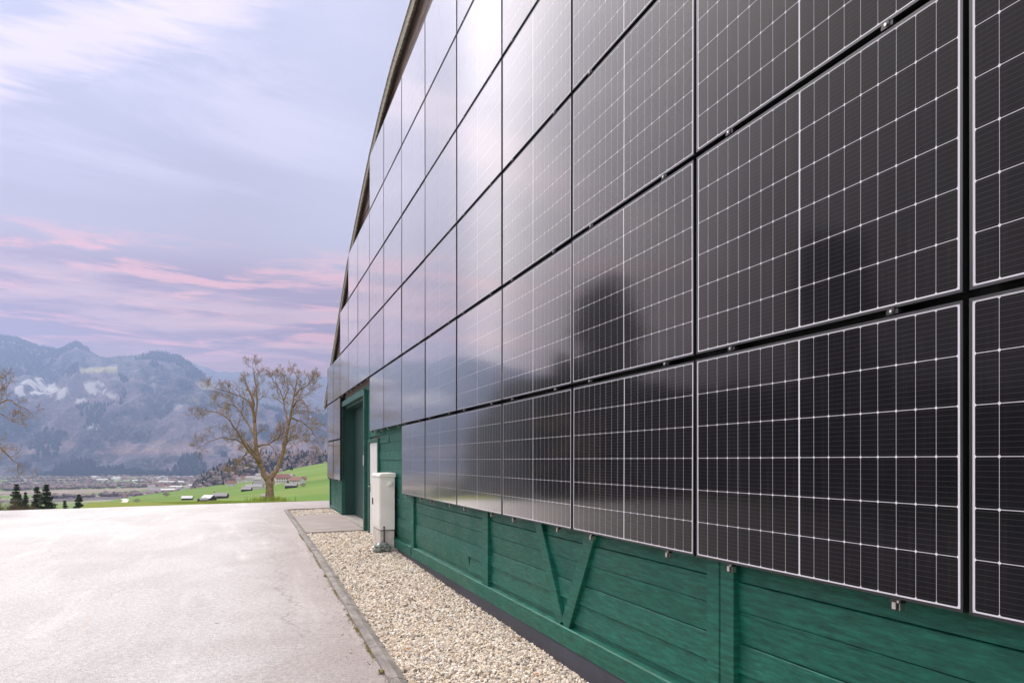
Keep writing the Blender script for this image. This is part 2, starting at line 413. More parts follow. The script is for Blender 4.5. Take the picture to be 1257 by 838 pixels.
    g_ = np.exp(-((r-820)/260.)**2)*win
    h = h+(np.maximum(lh_, h)-h)*g_
    h = h+EYE
    gy = G(x, y)-.06
    k = sm(25.6, 29, np.maximum(z*1.0, np.where(abs(az) > R(38), r, 0)))
    inside = (y < edge_y(x)+.05) & (x > -14.5) & (y > -60)
    h = np.where(r < 60, gy*(1-k)+h*k, h)
    h = np.where(inside, np.minimum(h, gy-.05), h)
    return h

def cover(x, y, hz):
    """land cover colour and woodland amount per terrain vertex"""
    px, z = px_of(x, y); az = (np.arctan2(x, y)-TH+np.pi) % (2*np.pi)-np.pi
    r = np.hypot(x, y); infr = abs(az) < R(60)
    pyy = YV-(hz-EYE)*F/np.maximum(z, 1)
    n = len(x); C = np.zeros((n,3)); W = np.zeros(n)
    green = np.array((.125,.225,.035)); brown = np.array((.27,.215,.17)); pale = np.array((.42,.34,.30)); purple = np.array((.30,.24,.24))
    yg = np.array((.20,.22,.04))
    f1 = fbm(x/60., y/60., 4, 41)[:,None]; f2 = sm(.45,.60,fbm(x/140., y/35., 4, 43))[:,None]
    C[:] = green*(.7+.6*f1)*(1-f2)+np.array((.17,.24,.05))*f2*(.8+.4*f1)
    # near edge: yellower unmown grass
    k = (sm(60, 30, z)*.7)[:,None]; C = C*(1-k)+yg*k
    # valley floor: strip fields and bare woods
    ang = .35; u = x*math.cos(ang)+y*math.sin(ang); w = -x*math.sin(ang)+y*math.cos(ang)
    st = vn(u/900., w/95., 51); st2 = vn(u/520., w/160., 52)
    val = np.where(st[:,None] > .62, green*np.array((1.25,1.05,1.6)), np.where(st[:,None] > .42, brown*1.1, np.where(st2[:,None] > .5, purple, pale)))
    valm = (sm(1150, 1500, z)*(hz-EYE < -50))[:,None] if True else 0
    C = C*(1-valm)+val*valm
    W = np.where((valm[:,0] > .5) & (st < .42) & (st2 > .5), .8, W)
    gs = ((sm(586.5,588.5,pyy)*sm(595,593,pyy)*sm(112,125,px)*sm(222,205,px))+sm(586,588,pyy)*sm(594,592,pyy)*sm(20,12,px))[:,None]*(z<3800)[:,None]; C = C*(1-gs)+np.array((.22,.36,.12))*gs; W = W*(1-gs[:,0])
    # wooded ridge
    rg = sm(226, 250, px)*sm(1130, 1240, z)*sm(2000, 1800, z)
    C = C*(1-rg[:,None])+np.array((.10,.085,.07))*rg[:,None]; W = np.maximum(W, rg)
    # mountains
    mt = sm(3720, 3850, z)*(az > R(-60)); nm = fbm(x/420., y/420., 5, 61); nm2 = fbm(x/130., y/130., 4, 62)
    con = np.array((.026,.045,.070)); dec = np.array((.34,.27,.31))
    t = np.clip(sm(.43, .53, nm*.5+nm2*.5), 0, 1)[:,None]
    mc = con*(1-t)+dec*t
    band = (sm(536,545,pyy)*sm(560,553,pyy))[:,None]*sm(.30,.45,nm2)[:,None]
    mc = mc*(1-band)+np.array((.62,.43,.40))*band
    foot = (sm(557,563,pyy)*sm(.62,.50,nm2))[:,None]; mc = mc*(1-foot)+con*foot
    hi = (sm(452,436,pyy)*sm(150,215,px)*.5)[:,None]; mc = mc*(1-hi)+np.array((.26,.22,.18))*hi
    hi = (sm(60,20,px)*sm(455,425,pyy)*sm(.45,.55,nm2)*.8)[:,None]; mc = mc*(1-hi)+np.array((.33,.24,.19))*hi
    def blob(cx, cy, ax, ay, th=.5, rot=0.):
        dx, dy = px-cx, pyy-cy; X = dx*math.cos(rot)+dy*math.sin(rot); Y = -dx*math.sin(rot)+dy*math.cos(rot)
        d = (X/ax)**2+(Y/ay)**2+(nm2-.5)*2.2
        return sm(1.15, .75, d)
    rk = np.maximum.reduce([blob(42,474,24,10), blob(72,482,16,9), blob(30,480,12,7), blob(118,476,15,8,rot=.3), blob(138,486,9,4,rot=.4), blob(100,493,8,4), blob(113,523,7,4), blob(188,470,5,12)*.5, blob(215,500,16,5)*.4])
    rk = (rk*sm(.36,.50,fbm(x/38.,y/38.,4,63)))[:,None]
    mc = mc*(1-rk)+np.array((.72,.69,.65))*rk
    md = np.maximum.reduce([((px>98)&(px<144)&(pyy>449.5+(144-px)*.06)&(pyy<458)).astype(float), ((px>240)&(px<268)&(pyy>468)&(pyy<479)&(pyy<470+(px-238)*.8)).astype(float)*.8, ((px>226)&(px<246)&(pyy>488)&(pyy<498)&(pyy<488+(px-226)*.6)).astype(float)*.6])[:,None]
    mc = mc*(1-md)+np.array((.42,.38,.20))*md
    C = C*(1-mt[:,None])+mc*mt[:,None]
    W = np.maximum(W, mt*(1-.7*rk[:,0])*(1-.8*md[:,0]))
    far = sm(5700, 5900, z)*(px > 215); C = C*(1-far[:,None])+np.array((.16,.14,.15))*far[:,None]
    sd = ~infr; C[sd] = (green*(.8+.3*f1[sd])) ; W[sd] = 0
    lf = (az < R(-34.6)) & (az > R(-118)) & (r > 45) & (r < 1500); C[lf] = (.014,.022,.016); W[lf] = .5
    hl = sd & (r > 1500); C[hl] = (.04,.05,.04); W[hl] = 1
    return np.clip(C, 0, 1), W

def build_terrain():
    az = np.concatenate([np.arange(-180,-60,4.), np.arange(-60,-36,.8), np.arange(-36,-2,.1), np.arange(-2,40,1.2), np.arange(40,180,4.)])
    rr = np.concatenate([[2.,12.,20.], np.arange(24,40,.8), np.geomspace(40,380,46), np.geomspace(390,3700,120), np.arange(3720,5750,17.), np.geomspace(5800,9200,60)])
    A, Rr = np.meshgrid(np.radians(az)+TH, rr, indexing='ij')
    X = (Rr*np.sin(A)).ravel(); Y = (Rr*np.cos(A)).ravel(); Z = TH_(X, Y)
    na, nr = len(az), len(rr)
    i, j = np.meshgrid(np.arange(na), np.arange(nr-1), indexing='ij')
    i2 = (i+1) % na
    Fc = np.stack([i*nr+j, i2*nr+j, i2*nr+j+1, i*nr+j+1], -1).reshape(-1,4)[:, ::-1]
    V = np.stack([X,Y,Z],1)
    me = arr_mesh('terrain', V, Fc, M['land'], True, 4)
    # close the middle
    C_, W_ = cover(X, Y, Z)
    a = me.attributes.new('cover','FLOAT_COLOR','POINT'); a.data.foreach_set('color', np.concatenate([C_, np.ones((len(C_),1))],1).astype(np.float32).ravel())
    b = me.attributes.new('wood','FLOAT','POINT'); b.data.foreach_set('value', W_.astype(np.float32))
    o = link('terrain', me); tag(o, kind='structure')
    return o
build_terrain()

# ------------------------------------------------------------------ yard, kerb, apron, gravel
def kx(y): return np.interp(y, [-20,3,13,23], [1.045,1.055,1.112,1.10])   # outer edge of the kerb
YE_K = 24.15                                                             # far end of the pocket
def yard():
    Vs = []; Fs = []; base = 0
    for xs, y0f in ((np.linspace(-14,1.112,70), lambda x: -16.), (np.linspace(1.112,12.5,40), lambda x: YE_K+.2)):
        ny = 140; nx = len(xs)
        for x in xs:
            ys = y0f(x)+(float(edge_y(x))-y0f(x))*np.linspace(0,1,ny); Vs.append(np.stack([np.full(ny,x), ys, G(x, ys)-.004],1))
        i, j = np.meshgrid(np.arange(nx-1), np.arange(ny-1), indexing='ij')
        Fs.append(base+np.stack([i*ny+j, (i+1)*ny+j, (i+1)*ny+j+1, i*ny+j+1], -1).reshape(-1,4)); base += nx*ny
    return link('asphalt_yard', arr_mesh('asphalt_yard', np.concatenate(Vs), np.concatenate(Fs), M['asphalt'], True, 4))
tag(yard(), kind='structure')
KW = .14
def kerb():
    b = MB(); y = -12.; k = 0
    prof = lambda x0, z0: [(x0,z0-.25),(x0,z0+.012),(x0+.010,z0+.022),(x0+.078,z0+.028),(x0+.088,z0+.020),(x0+KW,z0+.004),(x0+KW,z0-.25)]
    while y < YE_K-.05:
        y1 = min(y+1.0, YE_K); seg = 4; jit = random.uniform(-.004,.004); jz = random.uniform(-.003,.004)
        for q in range(seg):
            ya, yb = y+(y1-y)*q/seg+(.004 if q==0 else 0), y+(y1-y)*(q+1)/seg-(.004 if q==seg-1 else 0)
            pa = prof(float(kx(ya))+jit, float(G(1.1,ya))+jz); pb = prof(float(kx(yb))+jit, float(G(1.1,yb))+jz)
            n = len(pa)
            fs = [(i,(i+1)%n,n+(i+1)%n,n+i) for i in range(n)]
            if q==0: fs.append(tuple(range(n-1,-1,-1)))
            if q==seg-1: fs.append(tuple(range(n,2*n)))
            b.add([(x,ya,z) for x,z in pa]+[(x,yb,z) for x,z in pb], fs)
        y = y1
    # rounded return to the building
    x0 = float(kx(YE_K)); g = float(G(1.3, YE_K))
    pts = [(x0+.06,YE_K),(x0+.075,YE_K+.10),(x0+.13,YE_K+.18),(x0+.22,YE_K+.21),(2.58,YE_K+.21)]
    for (ax,ay),(bx,by) in zip(pts[:-1], pts[1:]):
        d = Vector((bx-ax,by-ay)); L = d.length; d /= L; nx_, ny_ = -d.y*.055, d.x*.055
        z1a = float(G(ax,ay))+.02; z1b = float(G(bx,by))+.02
        b.add([(ax-nx_,ay-ny_,z1a-.2),(bx-nx_,by-ny_,z1b-.2),(bx+nx_,by+ny_,z1b-.2),(ax+nx_,ay+ny_,z1a-.2),(ax-nx_,ay-ny_,z1a),(bx-nx_,by-ny_,z1b),(bx+nx_,by+ny_,z1b),(ax+nx_,ay+ny_,z1a)],
              [(0,3,2,1),(4,5,6,7),(0,1,5,4),(1,2,6,5),(2,3,7,6),(3,0,4,7)])
    o = b.build('kerb', M['kerb']); tag(o, kind='structure')
kerb()
A0, A1 = 17.15, 21.75                       # door apron
def apron():
    b = MB(); n = 6
    ys = np.linspace(A0, A1, n); xs = [1.245, 1.9, 2.60]
    V = [(x, y, float(G(x,y))+.022) for y in ys for x in xs]+[(x, y, float(G(x,y))-.2) for y in ys for x in xs]
    fs = []; m = len(ys)*3
    for i in range(n-1):
        for j in range(2): fs.append((i*3+j, i*3+j+1, (i+1)*3+j+1, (i+1)*3+j))
        fs.append((i*3, (i+1)*3, m+(i+1)*3, m+i*3)); fs.append((i*3+2, m+i*3+2, m+(i+1)*3+2, (i+1)*3+2))
    for j in range(2):
        fs.append((j, m+j, m+j+1, j+1)); k = (n-1)*3; fs.append((k+j, k+j+1, m+k+j+1, m+k+j))
    b.add(V, fs); tag(b.build('door_apron', M['apron']), kind='structure')
apron()
def gx0(y): return kx(y)+KW-.004
def bed(name, y0, y1):
    xs = np.linspace(0,1,8); V = []; ny = 60
    ys = np.linspace(y0,y1,ny)
    for f in xs:
        x = gx0(ys)*(1-f)+2.60*f; V.append(np.stack([x, ys, G(x, ys)-.035],1))
    V = np.concatenate(V); i, j = np.meshgrid(np.arange(7), np.arange(ny-1), indexing='ij')
    Fc = np.stack([i*ny+j, (i+1)*ny+j, (i+1)*ny+j+1, i*ny+j+1], -1).reshape(-1,4)
    return link(name, arr_mesh(name, V, Fc, M['bed'], True, 4))
tag(bed('gravel_bed', -6, A0), kind='structure'); tag(bed('gravel_bed', A1, YE_K+.16), kind='structure')

def stones(name, spots, seed):
    """loose crushed stones, one mesh; spots: (x, y, z, size)"""
    rg = np.random.default_rng(seed); n = len(spots)
    t = (1+5**.5)/2
    B = np.array([(-1,t,0),(1,t,0),(-1,-t,0),(1,-t,0),(0,-1,t),(0,1,t),(0,-1,-t),(0,1,-t),(t,0,-1),(t,0,1),(-t,0,-1),(-t,0,1)])/math.hypot(1,t)
    Fb = np.array([(0,11,5),(0,5,1),(0,1,7),(0,7,10),(0,10,11),(1,5,9),(5,11,4),(11,10,2),(10,7,6),(7,1,8),(3,9,4),(3,4,2),(3,2,6),(3,6,8),(3,8,9),(4,9,5),(2,4,11),(6,2,10),(8,6,7),(9,8,1)])
    P = B[None]*(1+.32*(rg.random((n,12,1))-.5)*2)
    P = P*np.stack([.75+.6*rg.random(n), .55+.45*rg.random(n), .38+.4*rg.random(n)],1)[:,None,:]
    q = rg.normal(size=(n,4)); q[:,1:3] *= .45; q /= np.linalg.norm(q,axis=1)[:,None]
    w,x,y,z = q.T
    Rm = np.stack([1-2*(y*y+z*z),2*(x*y-z*w),2*(x*z+y*w),2*(x*y+z*w),1-2*(x*x+z*z),2*(y*z-x*w),2*(x*z-y*w),2*(y*z+x*w),1-2*(x*x+y*y)],1).reshape(n,3,3)
    P = np.einsum('nij,nkj->nki', Rm, P)*spots[:,3][:,None,None]*.5+spots[:,None,:3]
    Fc = Fb[None]+12*np.arange(n)[:,None,None]
    return link(name, arr_mesh(name, P.reshape(-1,3), Fc.reshape(-1,3), M['stone'], False, 3))
def scatter(y0, y1, pitch, rg, size, layers=2):
    out = []
    for L in range(layers):
        ys = np.arange(y0, y1, pitch); xs = np.arange(1.16, 2.60, pitch)
        X, Y = np.meshgrid(xs, ys); X = X.ravel()+rg.uniform(-.6,.6,X.size)*pitch; Y = Y.ravel()+rg.uniform(-.6,.6,Y.size)*pitch
        S = size*(.6+.75*rg.random(X.size)**1.5)
        ok = (X > gx0(Y)+.012-.02*(rg.random(X.size) > .97)) & (X < 2.585) & (Y > y0+.01) & (Y < y1-.01)
        if L: ok &= rg.random(X.size) < .55
        Z = G(X, Y)-.030+.011*L+.008*rg.random(X.size)+.012*(vn(X*3,Y*3,5)-.4)
        out.append(np.stack([X,Y,Z,S],1)[ok])
    return np.concatenate(out)
rg = np.random.default_rng(3)
sp = np.concatenate([scatter(2.3, 8, .0205, rg, .034), scatter(8, 12.5, .026, rg, .037), scatter(12.5, A0, .034, rg, .040), scatter(A1, YE_K+.15, .040, rg, .046), scatter(-3, 2.3, .05, rg, .05, 1)])
n_ = 240; yy_ = rg.uniform(3, 16, n_); xx_ = kx(yy_)-np.abs(rg.normal(0, .10, n_))-.01; xx_[::3] += .08+.05*rg.random(len(xx_[::3]))
sp = np.concatenate([sp, np.stack([xx_, yy_, G(xx_, yy_)+.004+(xx_ > kx(yy_))*.022, .008+.012*rg.random(n_)], 1)])
tag(stones('gravel', sp, 4), 'pale crushed stone gravel lying between the kerb and the green wall', 'gravel', kind='stuff')

# ------------------------------------------------------------------ the barn
barn = empty('barn', (2.6, 7, .0))
tag(barn, 'large timber barn with arched roof, green plank wall and solar panel facade', 'barn')
BX, BY = 2.6, 7.
def bchild(mb, name, mt, bevel=0, smooth=False, parent=None):
    mb.v = [(x-BX, y-BY, z) for x, y, z in mb.v]
    return mb.build(name, mt, parent or barn, smooth, bevel)
DV = 2.462
arch_px = [(522,-60),(512,-30),(503,0),(480.3,74.5),(465,134),(451.6,192),(441.6,240),(425,323.6),(405,447),(397.6,494)]
AP = [on_wall(px, py, DV) for px, py in arch_px]
ay = np.array([p[0] for p in AP]); az_ = np.array([p[1] for p in AP])
YC = 8.0                                                                  # the arch's crown
top = az_[0]+.28
def roof_z(y):
    y = np.asarray(y, float); yy = np.where(y < YC, 2*YC-y, y)
    out = np.interp(yy, np.concatenate([[YC, (YC+ay[0])/2], ay]), np.concatenate([[top, top-.07], az_]))
    return out
YEND = float(ay[-1]); WEND = 25.0
print('arch', [(round(a,2), round(b,2)) for a,b in AP])
RYS = np.concatenate([np.linspace(2*YC-YEND, YC, 40), np.linspace(YC, YEND, 60)[1:]])
# smooth the measured polyline a little
RZ = roof_z(RYS); RZ[1:-1] = .12*RZ[:-2]+.76*RZ[1:-1]+.12*RZ[2:]
def roofz(y): return np.interp(y, RYS, RZ)
def strip(name, mt, x0, x1, up, dn, y0=None, y1=None, seg=1):
    b = MB(); n = len(RYS)
    for i in range(n-1):
        ya, yb, za, zb = RYS[i], RYS[i+1], RZ[i], RZ[i+1]
        b.add([(x0,ya,za-dn),(x1,ya,za-dn),(x1,yb,zb-dn),(x0,yb,zb-dn),(x0,ya,za-up),(x1,ya,za-up),(x1,yb,zb-up),(x0,yb,zb-up)],
              [(0,3,2,1),(4,5,6,7),(1,2,6,5),(3,0,4,7)]+([(0,1,5,4)] if i==0 else [])+([(2,3,7,6)] if i==n-2 else []))
    return bchild(b, name, mt)
roof = strip('roof', M['sheet'], DV+.045, 44, .012, .06)
strip('verge_board', M['verge'], DV+.012, DV+.044, .035, .24)
strip('soffit', M['brown'], DV+.045, 2.60, .075, .09)
b = MB()                                                                  # rounded verge capping
b.tube([(DV+.025, y, z-.02) for y, z in zip(RYS, RZ)], [.028]*len(RYS), 8); bchild(b, 'verge_capping', M['verge'], smooth=True)
b = MB()
for i in range(36):                                                       # rafters ends under the eave
    pass
b = MB(); gz = float(roofz(YEND))-.12
b.tube([(DV-.02, YEND+.03, gz), (44, YEND+.03, gz)], [.055]*2, 8); bchild(b, 'gutter', M['sheet'], smooth=True)
# timber cladding, board by board, clipped under the arch
def cladding(name, mt, z0, z1, x, bh, xj=.006, lean=.005, holes=(), seed=1, ystart=-9.):
    rg_ = random.Random(seed); b = MB(); z = z0
    while z < z1-1e-6:
        zt = min(z+bh*rg_.uniform(.93,1.07), z1)
        # span clipped by the roof arch
        def yend(zz):
            m_ = RZ-.085 >= zz; 
            if not m_.any(): return None
            yy = RYS[m_].max(); k = int(np.searchsorted(RYS, yy))
            if k < len(RYS)-1:
                za, zb = RZ[k]-.085, RZ[k+1]-.085; f = (za-zz)/max(za-zb,1e-6); yy = RYS[k]+f*(RYS[k+1]-RYS[k])
            return min(yy, WEND)
        e0, e1 = yend(z), yend(zt)
        if e0 is None: break
        if e1 is None: e1 = YC
        spans = [(ystart, min(e0,e1))]
        for (h0,h1,hz0,hz1) in holes:
            if zt > hz0+.001 and z < hz1-.001:
                spans = [q for (p,r) in spans for q in ((p,min(r,h0)),(max(p,h1),r)) if q[1]-q[0] > .02]
        for (p, r) in spans:
            y = p
            while y < r-1e-6:
                L = rg_.uniform(6.5, 14.0); y2 = min(y+L, r)
                if r-y2 < .6: y2 = r
                dx = rg_.uniform(-xj, xj); tl = rg_.uniform(-lean, lean); xx = x+dx
                prof = [(xx+tl,z+.0015+.003),(xx+tl-.0,z+.0045),(xx-tl,zt-.0055),(xx-tl+.004,zt-.0015),(x+.03,zt-.0015),(x+.03,z+.0015),(xx+tl+.004,z+.0015)]
                if y2 == r and abs(r-min(e0,e1)) < 1e-6 and e0-e1 > .01:
                    b.prism(prof, y, y2, ys1=lambda zz, a=z, c_=zt, e0=e0, e1=e1: e0+(e1-e0)*(zz-a)/(c_-a))
                else: b.prism(prof, y+.001, y2-.001)
                y = y2
        z = zt
    return bchild(b, name, mt)
XP = 2.585
DOOR = (17.2, 21.55, -1, 3.36); WD = (15.5, 16.78, -1, 2.24)
cladding('wall_cladding', M['green'], .27, 3.36, XP, .17, .007, .007, holes=[(DOOR[0],99,-1,9), WD], seed=5)
cladding('wall_cladding', M['green'], .27, 3.36, XP, .17, .007, .007, seed=6, ystart=DOOR[1])
cladding('wall_cladding', M['green'], 3.36, 3.50, XP, .17, .007, .007, seed=7)
cladding('upper_cladding', M['brown'], 3.50, 10.2, XP, .15, .012, .004, seed=9)
# dark body behind the boards: core wall follows the arch, with the door recess left open
b = MB()
def core(y0, y1, z0):
    ys = np.linspace(y0, y1, max(2, int((y1-y0)/.5)+1))
    for a, d in zip(ys[:-1], ys[1:]):
        za, zb = float(roofz(a))-.12, float(roofz(d))-.12
        b.add([(2.617,a,z0),(2.75,a,z0),(2.75,d,z0),(2.617,d,z0),(2.617,a,za),(2.75,a,za),(2.75,d,zb),(2.617,d,zb)],[(0,3,2,1),(4,5,6,7),(0,1,5,4),(1,2,6,5),(2,3,7,6),(3,0,4,7)])
core(-9, WD[0], -.3); core(WD[0], WD[1], 2.25); core(WD[1], DOOR[0], -.3); core(DOOR[0], DOOR[1], 3.37); core(DOOR[1], WEND-.02, -.3)
b.box(2.75, 43, WEND-.16, WEND-.02, -.8, float(roofz(WEND))-.13); b.box(2.75, 43, -9, -8.86, -.8, float(roofz(-9))-.13)
bchild(b, 'wall', M['brown'])
# corner board, sill beam, plinth, posts and braces
b = MB(); b.box(2.548, 2.618, WEND-.10, WEND+.03, .15, 3.45); bchild(b, 'corner_board', M['green_trim'], .004)
for (y0, y1) in ((-9, 12.0), (12.2, 15.4)):
    b = MB(); b.prism([(2.535,.235),(2.535,.386),(2.543,.394),(2.60,.398),(2.60,.235)], y0, y1); bchild(b, 'sill_beam', M['green'], .002)
b = MB(); b.prism([(2.549,.235),(2.549,.375),(2.60,.375),(2.60,.235)], DOOR[1], WEND-.1); bchild(b, 'sill_beam', M['green'])
for y0, y1 in ((-9, WD[0]-.1), (21.6, WEND)):
    ys = np.linspace(y0, y1, 30); b = MB()
    for a, d in zip(ys[:-1], ys[1:]):
        ga, gd = float(G(2.56,a)), float(G(2.56,d)); o1 = .010*math.sin(a*2.1)
        b.add([(2.562,a,.28),(2.562,d,.28),(2.556,a,ga+.03),(2.556,d,gd+.03),(2.530+o1,a,ga-.12),(2.530+o1,d,gd-.12),(2.62,a,.28),(2.62,d,.28),(2.62,a,ga-.12),(2.62,d,gd-.12)],
              [(0,1,3,2),(2,3,5,4),(0,6,7,1)])
    bchild(b, 'plinth', M['membrane'], smooth=True)
def post(y0, y1, z0=.398, z1=1.75, x=2.545):
    b = MB(); b.box(x, 2.60, y0, y1, z0, z1); bchild(b, 'post', M['green'], .004)
post(3.54, 3.665); post(3.675, 3.80); post(8.05, 8.26); post(12.02, 12.19, .22); post(-.7,-.5)
def brace(ya, za, yb, zb, w=.15):
    d = Vector((yb-ya, zb-za)); d.normalize(); n = Vector((-d.y, d.x))*w/2
    b = MB(); q = [(ya+n.x,za+n.y),(ya-n.x,za-n.y),(yb-n.x,zb-n.y),(yb+n.x,zb+n.y)]
    # cut the foot level on the sill
    vs = [(2.547,y,z) for y,z in q]+[(2.60,y,z) for y,z in q]
    b.add(vs, [(0,1,2,3),(4,7,6,5),(0,4,5,1),(1,5,6,2),(2,6,7,3),(3,7,4,0)]); bchild(b, 'brace', M['green'], .004)
brace(6.0, .395, 6.70, 1.50); brace(5.90, .395, 5.22, 1.50)
# --- big sliding door in its recess
b = MB()
b.box(2.50, 2.60, 21.36, 21.53, -.05, 3.40); b.box(2.50, 2.60, 17.12, 17.26, -.05, 3.40); b.box(2.50, 2.60, 17.26, 21.36, 3.28, 3.42)
bchild(b, 'door_frame', M['green_trim'], .004)
b = MB(); b.box(2.60, 2.93, 21.36, 21.53, -.05, 3.40); b.box(2.60, 2.93, 17.12, 17.22, -.05, 3.40); b.box(2.60, 2.93, 17.22, 21.36, 3.22, 3.36)
bchild(b, 'door_reveal', M['door_green'], .003)
b = MB(); y = 17.23
while y < 21.35:
    y2 = min(y+.145, 21.352); b.box(2.85+random.uniform(-.002,.002), 2.89, y+.003, y2-.003, .24, 3.22); y = y2
b.box(2.872, 2.90, 17.23, 21.35, .24, 3.22)
ld = bchild(b, 'sliding_door', M['door_green'], .003)
b = MB(); b.box(2.834,2.849,17.40,17.43,1.28,1.55); o = bchild(b, 'handle', M['blackrail'], .003, parent=ld); 
b = MB(); b.box(2.492,2.4995,17.15,17.21,1.69,1.92); bchild(b, 'notice', M['white_door'])
b = MB(); b.box(2.50, 2.86, A0+.06, A1-.3, -.0, float(G(2.6,19))+.045); bchild(b, 'threshold', M['concrete'], .006)
# --- white side door
b = MB(); b.box(2.575, 2.60, 15.62, 16.74, .20, 2.18); wd = bchild(b, 'white_door', M['white_door'], .004)
b = MB(); b.box(2.560, 2.5745, 16.60, 16.64, 1.12, 1.30); b.tube([(2.555,16.62,1.24),(2.52,16.62,1.24),(2.52,16.50,1.24)],[.009]*3,6); bchild(b, 'handle', M['steel'], parent=wd)
b = MB(); b.box(2.545,2.60,15.50,15.61,.15,2.26); b.box(2.545,2.60,16.75,16.86,.05,2.26); b.box(2.545,2.60,15.61,16.75,2.19,2.26)
bchild(b, 'side_door_frame', M['green_trim'], .003)

# ------------------------------------------------------------------ solar panels
P0, PITCH, ROWZ, ROWH = 2.030, 1.7505, EYE-.5683, 1.1651
HWF = .861
def glass_mesh():
    b = MB(); b.box(.0015, .006, -.850, .850, .011, 1.123); return b.mesh('glass', M['cells'])
def frame_mesh():
    b = MB(); D_ = .035; w = .011
    o = [(-HWF,0),(HWF,0),(HWF,1.134),(-HWF,1.134)]; i_ = [(-HWF+w,w),(HWF-w,w),(HWF-w,1.134-w),(-HWF+w,1.134-w)]
    vs = [(0,*p) for p in o]+[(0,*p) for p in i_]+[(D_,*p) for p in o]+[(D_,*p) for p in i_]
    fs = []
    for k in range(4):
        n = (k+1)%4
        fs += [(k,4+k,4+n,n),(k,n,8+n,8+k),(4+k,12+k,12+n,4+n),(8+k,8+n,12+n,12+k)]
    b.add(vs, fs); b.box(.0065, .008, -.850, .850, .011, 1.123); return b.mesh('frame', M['frame'])
def clamp_mesh():
    b = MB(); b.box(-.003,.028,-.030,.030,-.024,-.006,0); b.box(-.0055,-.003,-.012,.024,-.026,.004,0)
    b.tube([(-.0125,0,-.013),(-.003,0,-.013)],[.0065]*2,8,1); return b.mesh('clamp', [M['blackrail'], M['steel']])
def bracket_mesh():
    b = MB(); b.box(.0, .026, -.034, .022, -.016, -.001, 0); b.box(.010, .040, -.014, .014, -.050, -.016, 0)
    b.box(.003, .0095, -.006, .013, -.044, -.016, 1); b.box(.012, .038, -.019,-.0145, -.048,-.010, 1)
    b.tube([(-.005,-.024,-.010),(.0,-.024,-.010)],[.0055]*2,8,1); return b.mesh('bracket', [M['blackrail'], M['steel']])
GM, FM, CM, KM = glass_mesh(), frame_mesh(), clamp_mesh(), bracket_mesh()
rows = {0:(list(range(-2,6))+[11,12]), 1:(list(range(-2,8))+[11,12]), 2:list(range(-2,13)), 3:list(range(-2,11)), 4:list(range(-2,10)), 5:list(range(-2,8))}
RN = ['bottom row','second row from the bottom','third row from the bottom','fourth row from the bottom','fifth row from the bottom','top row']
ORD = ['farthest','second','third','fourth','fifth','sixth','seventh','eighth','ninth','tenth','eleventh','twelfth','thirteenth','fourteenth','fifteenth']
rgp = random.Random(12)
for r, cols in rows.items():
    main = [k for k in cols if not (r < 2 and k > 10)]
    for k in cols:
        p = empty('solar_panel', (2.454, P0+PITCH*(k+.5), ROWZ+ROWH*r+.0155))
        p.rotation_euler = (R(rgp.gauss(0,.03)), R(rgp.gauss(0,.10)), R(rgp.gauss(0,.10)))
        if r < 2 and k > 10:
            lab = 'solar panel beyond the big door, %s, %s' % ('at the barn corner' if k == 12 else 'beside the door', 'lowest row' if r == 0 else 'second row')
            lab = lab.replace(',,', ',')
        else:
            n = max(main)-k
            pos = 'farthest along the wall' if n == 0 else '%s from the far end' % ORD[n]
            look = 'pale sky-reflecting' if (r >= 2 and k >= 3) else ('black' if r < 2 else 'dark')
            lab = '%s solar panel in the %s, %s' % (look, RN[r], pos)
        tag(p, lab, 'solar panel', 'solar panels covering the barn facade')
        link('glass', GM, p); link('frame', FM, p)
        below = (r == 0) or (k not in rows[r-1])
        for yy in (-.53, .53):
            o = link('bracket' if below else 'clamp', KM if below else CM, p); o.location = (0, yy+rgp.uniform(-.03,.03), 0)
# mounting rails behind the panels belong to the barn
for k in range(-2, 13):
    rs_ = [r for r in rows if k in rows[r]]; yc = P0+PITCH*(k+.5)
    for yy in (-.53,.53):
        b = MB(); b.box(2.492, 2.545, yc+yy-.02, yc+yy+.02, ROWZ+ROWH*min(rs_)+.03, ROWZ+ROWH*(max(rs_)+1)); bchild(b, 'mounting_rail', M['blackrail'])
# black backing boards behind the panel gaps
b = MB()
for r, cols in rows.items():
    runs = [[min(cols), max(k for k in cols if k < 11 or r >= 2)]]+([[11,12]] if r < 2 else [])
    for a, d in runs: b.box(2.5465, 2.552, P0+PITCH*a+.02, P0+PITCH*(d+1)-.03, ROWZ+ROWH*r+.05, ROWZ+ROWH*(r+1)+(.05 if r < 5 else 0)-.0)
bchild(b, 'backing_sheet', M['blackrail'])

# ------------------------------------------------------------------ utility cabinet
cg = float(G(2.4, 14))
cab = empty('utility_cabinet', (2.40, 13.98, cg-.01)); tag(cab, 'cream utility cabinet standing on a concrete plinth beside the white door', 'cabinet')
b = MB(); b.box(-.135,.135,-.415,.415,.37,1.33); b.build('body', M['cab'], cab, bevel=.012, segs=3)
b = MB(); b.prism([(-.15,1.32),(-.15,1.350),(-.12,1.385),(.15,1.395),(.15,1.32)], -.43, .43); b.build('roof', M['cab'], cab, bevel=.008, segs=2)
b = MB(); b.box(-.143,-.1355,-.385,.385,.42,1.29); dr = b.build('door', M['cab'], cab, bevel=.003)
b = MB(); b.box(-.160,-.1435,.30,.335,.80,.92); b.build('handle', M['cab_dark'], dr, bevel=.003)
b = MB(); b.box(.01,.085,-.450,-.4155,1.165,1.235); b.tube([(.045,-.462,1.2),(.045,-.45,1.2)],[.02]*2,10); b.build('lock_box', M['cab'], cab, bevel=.006)
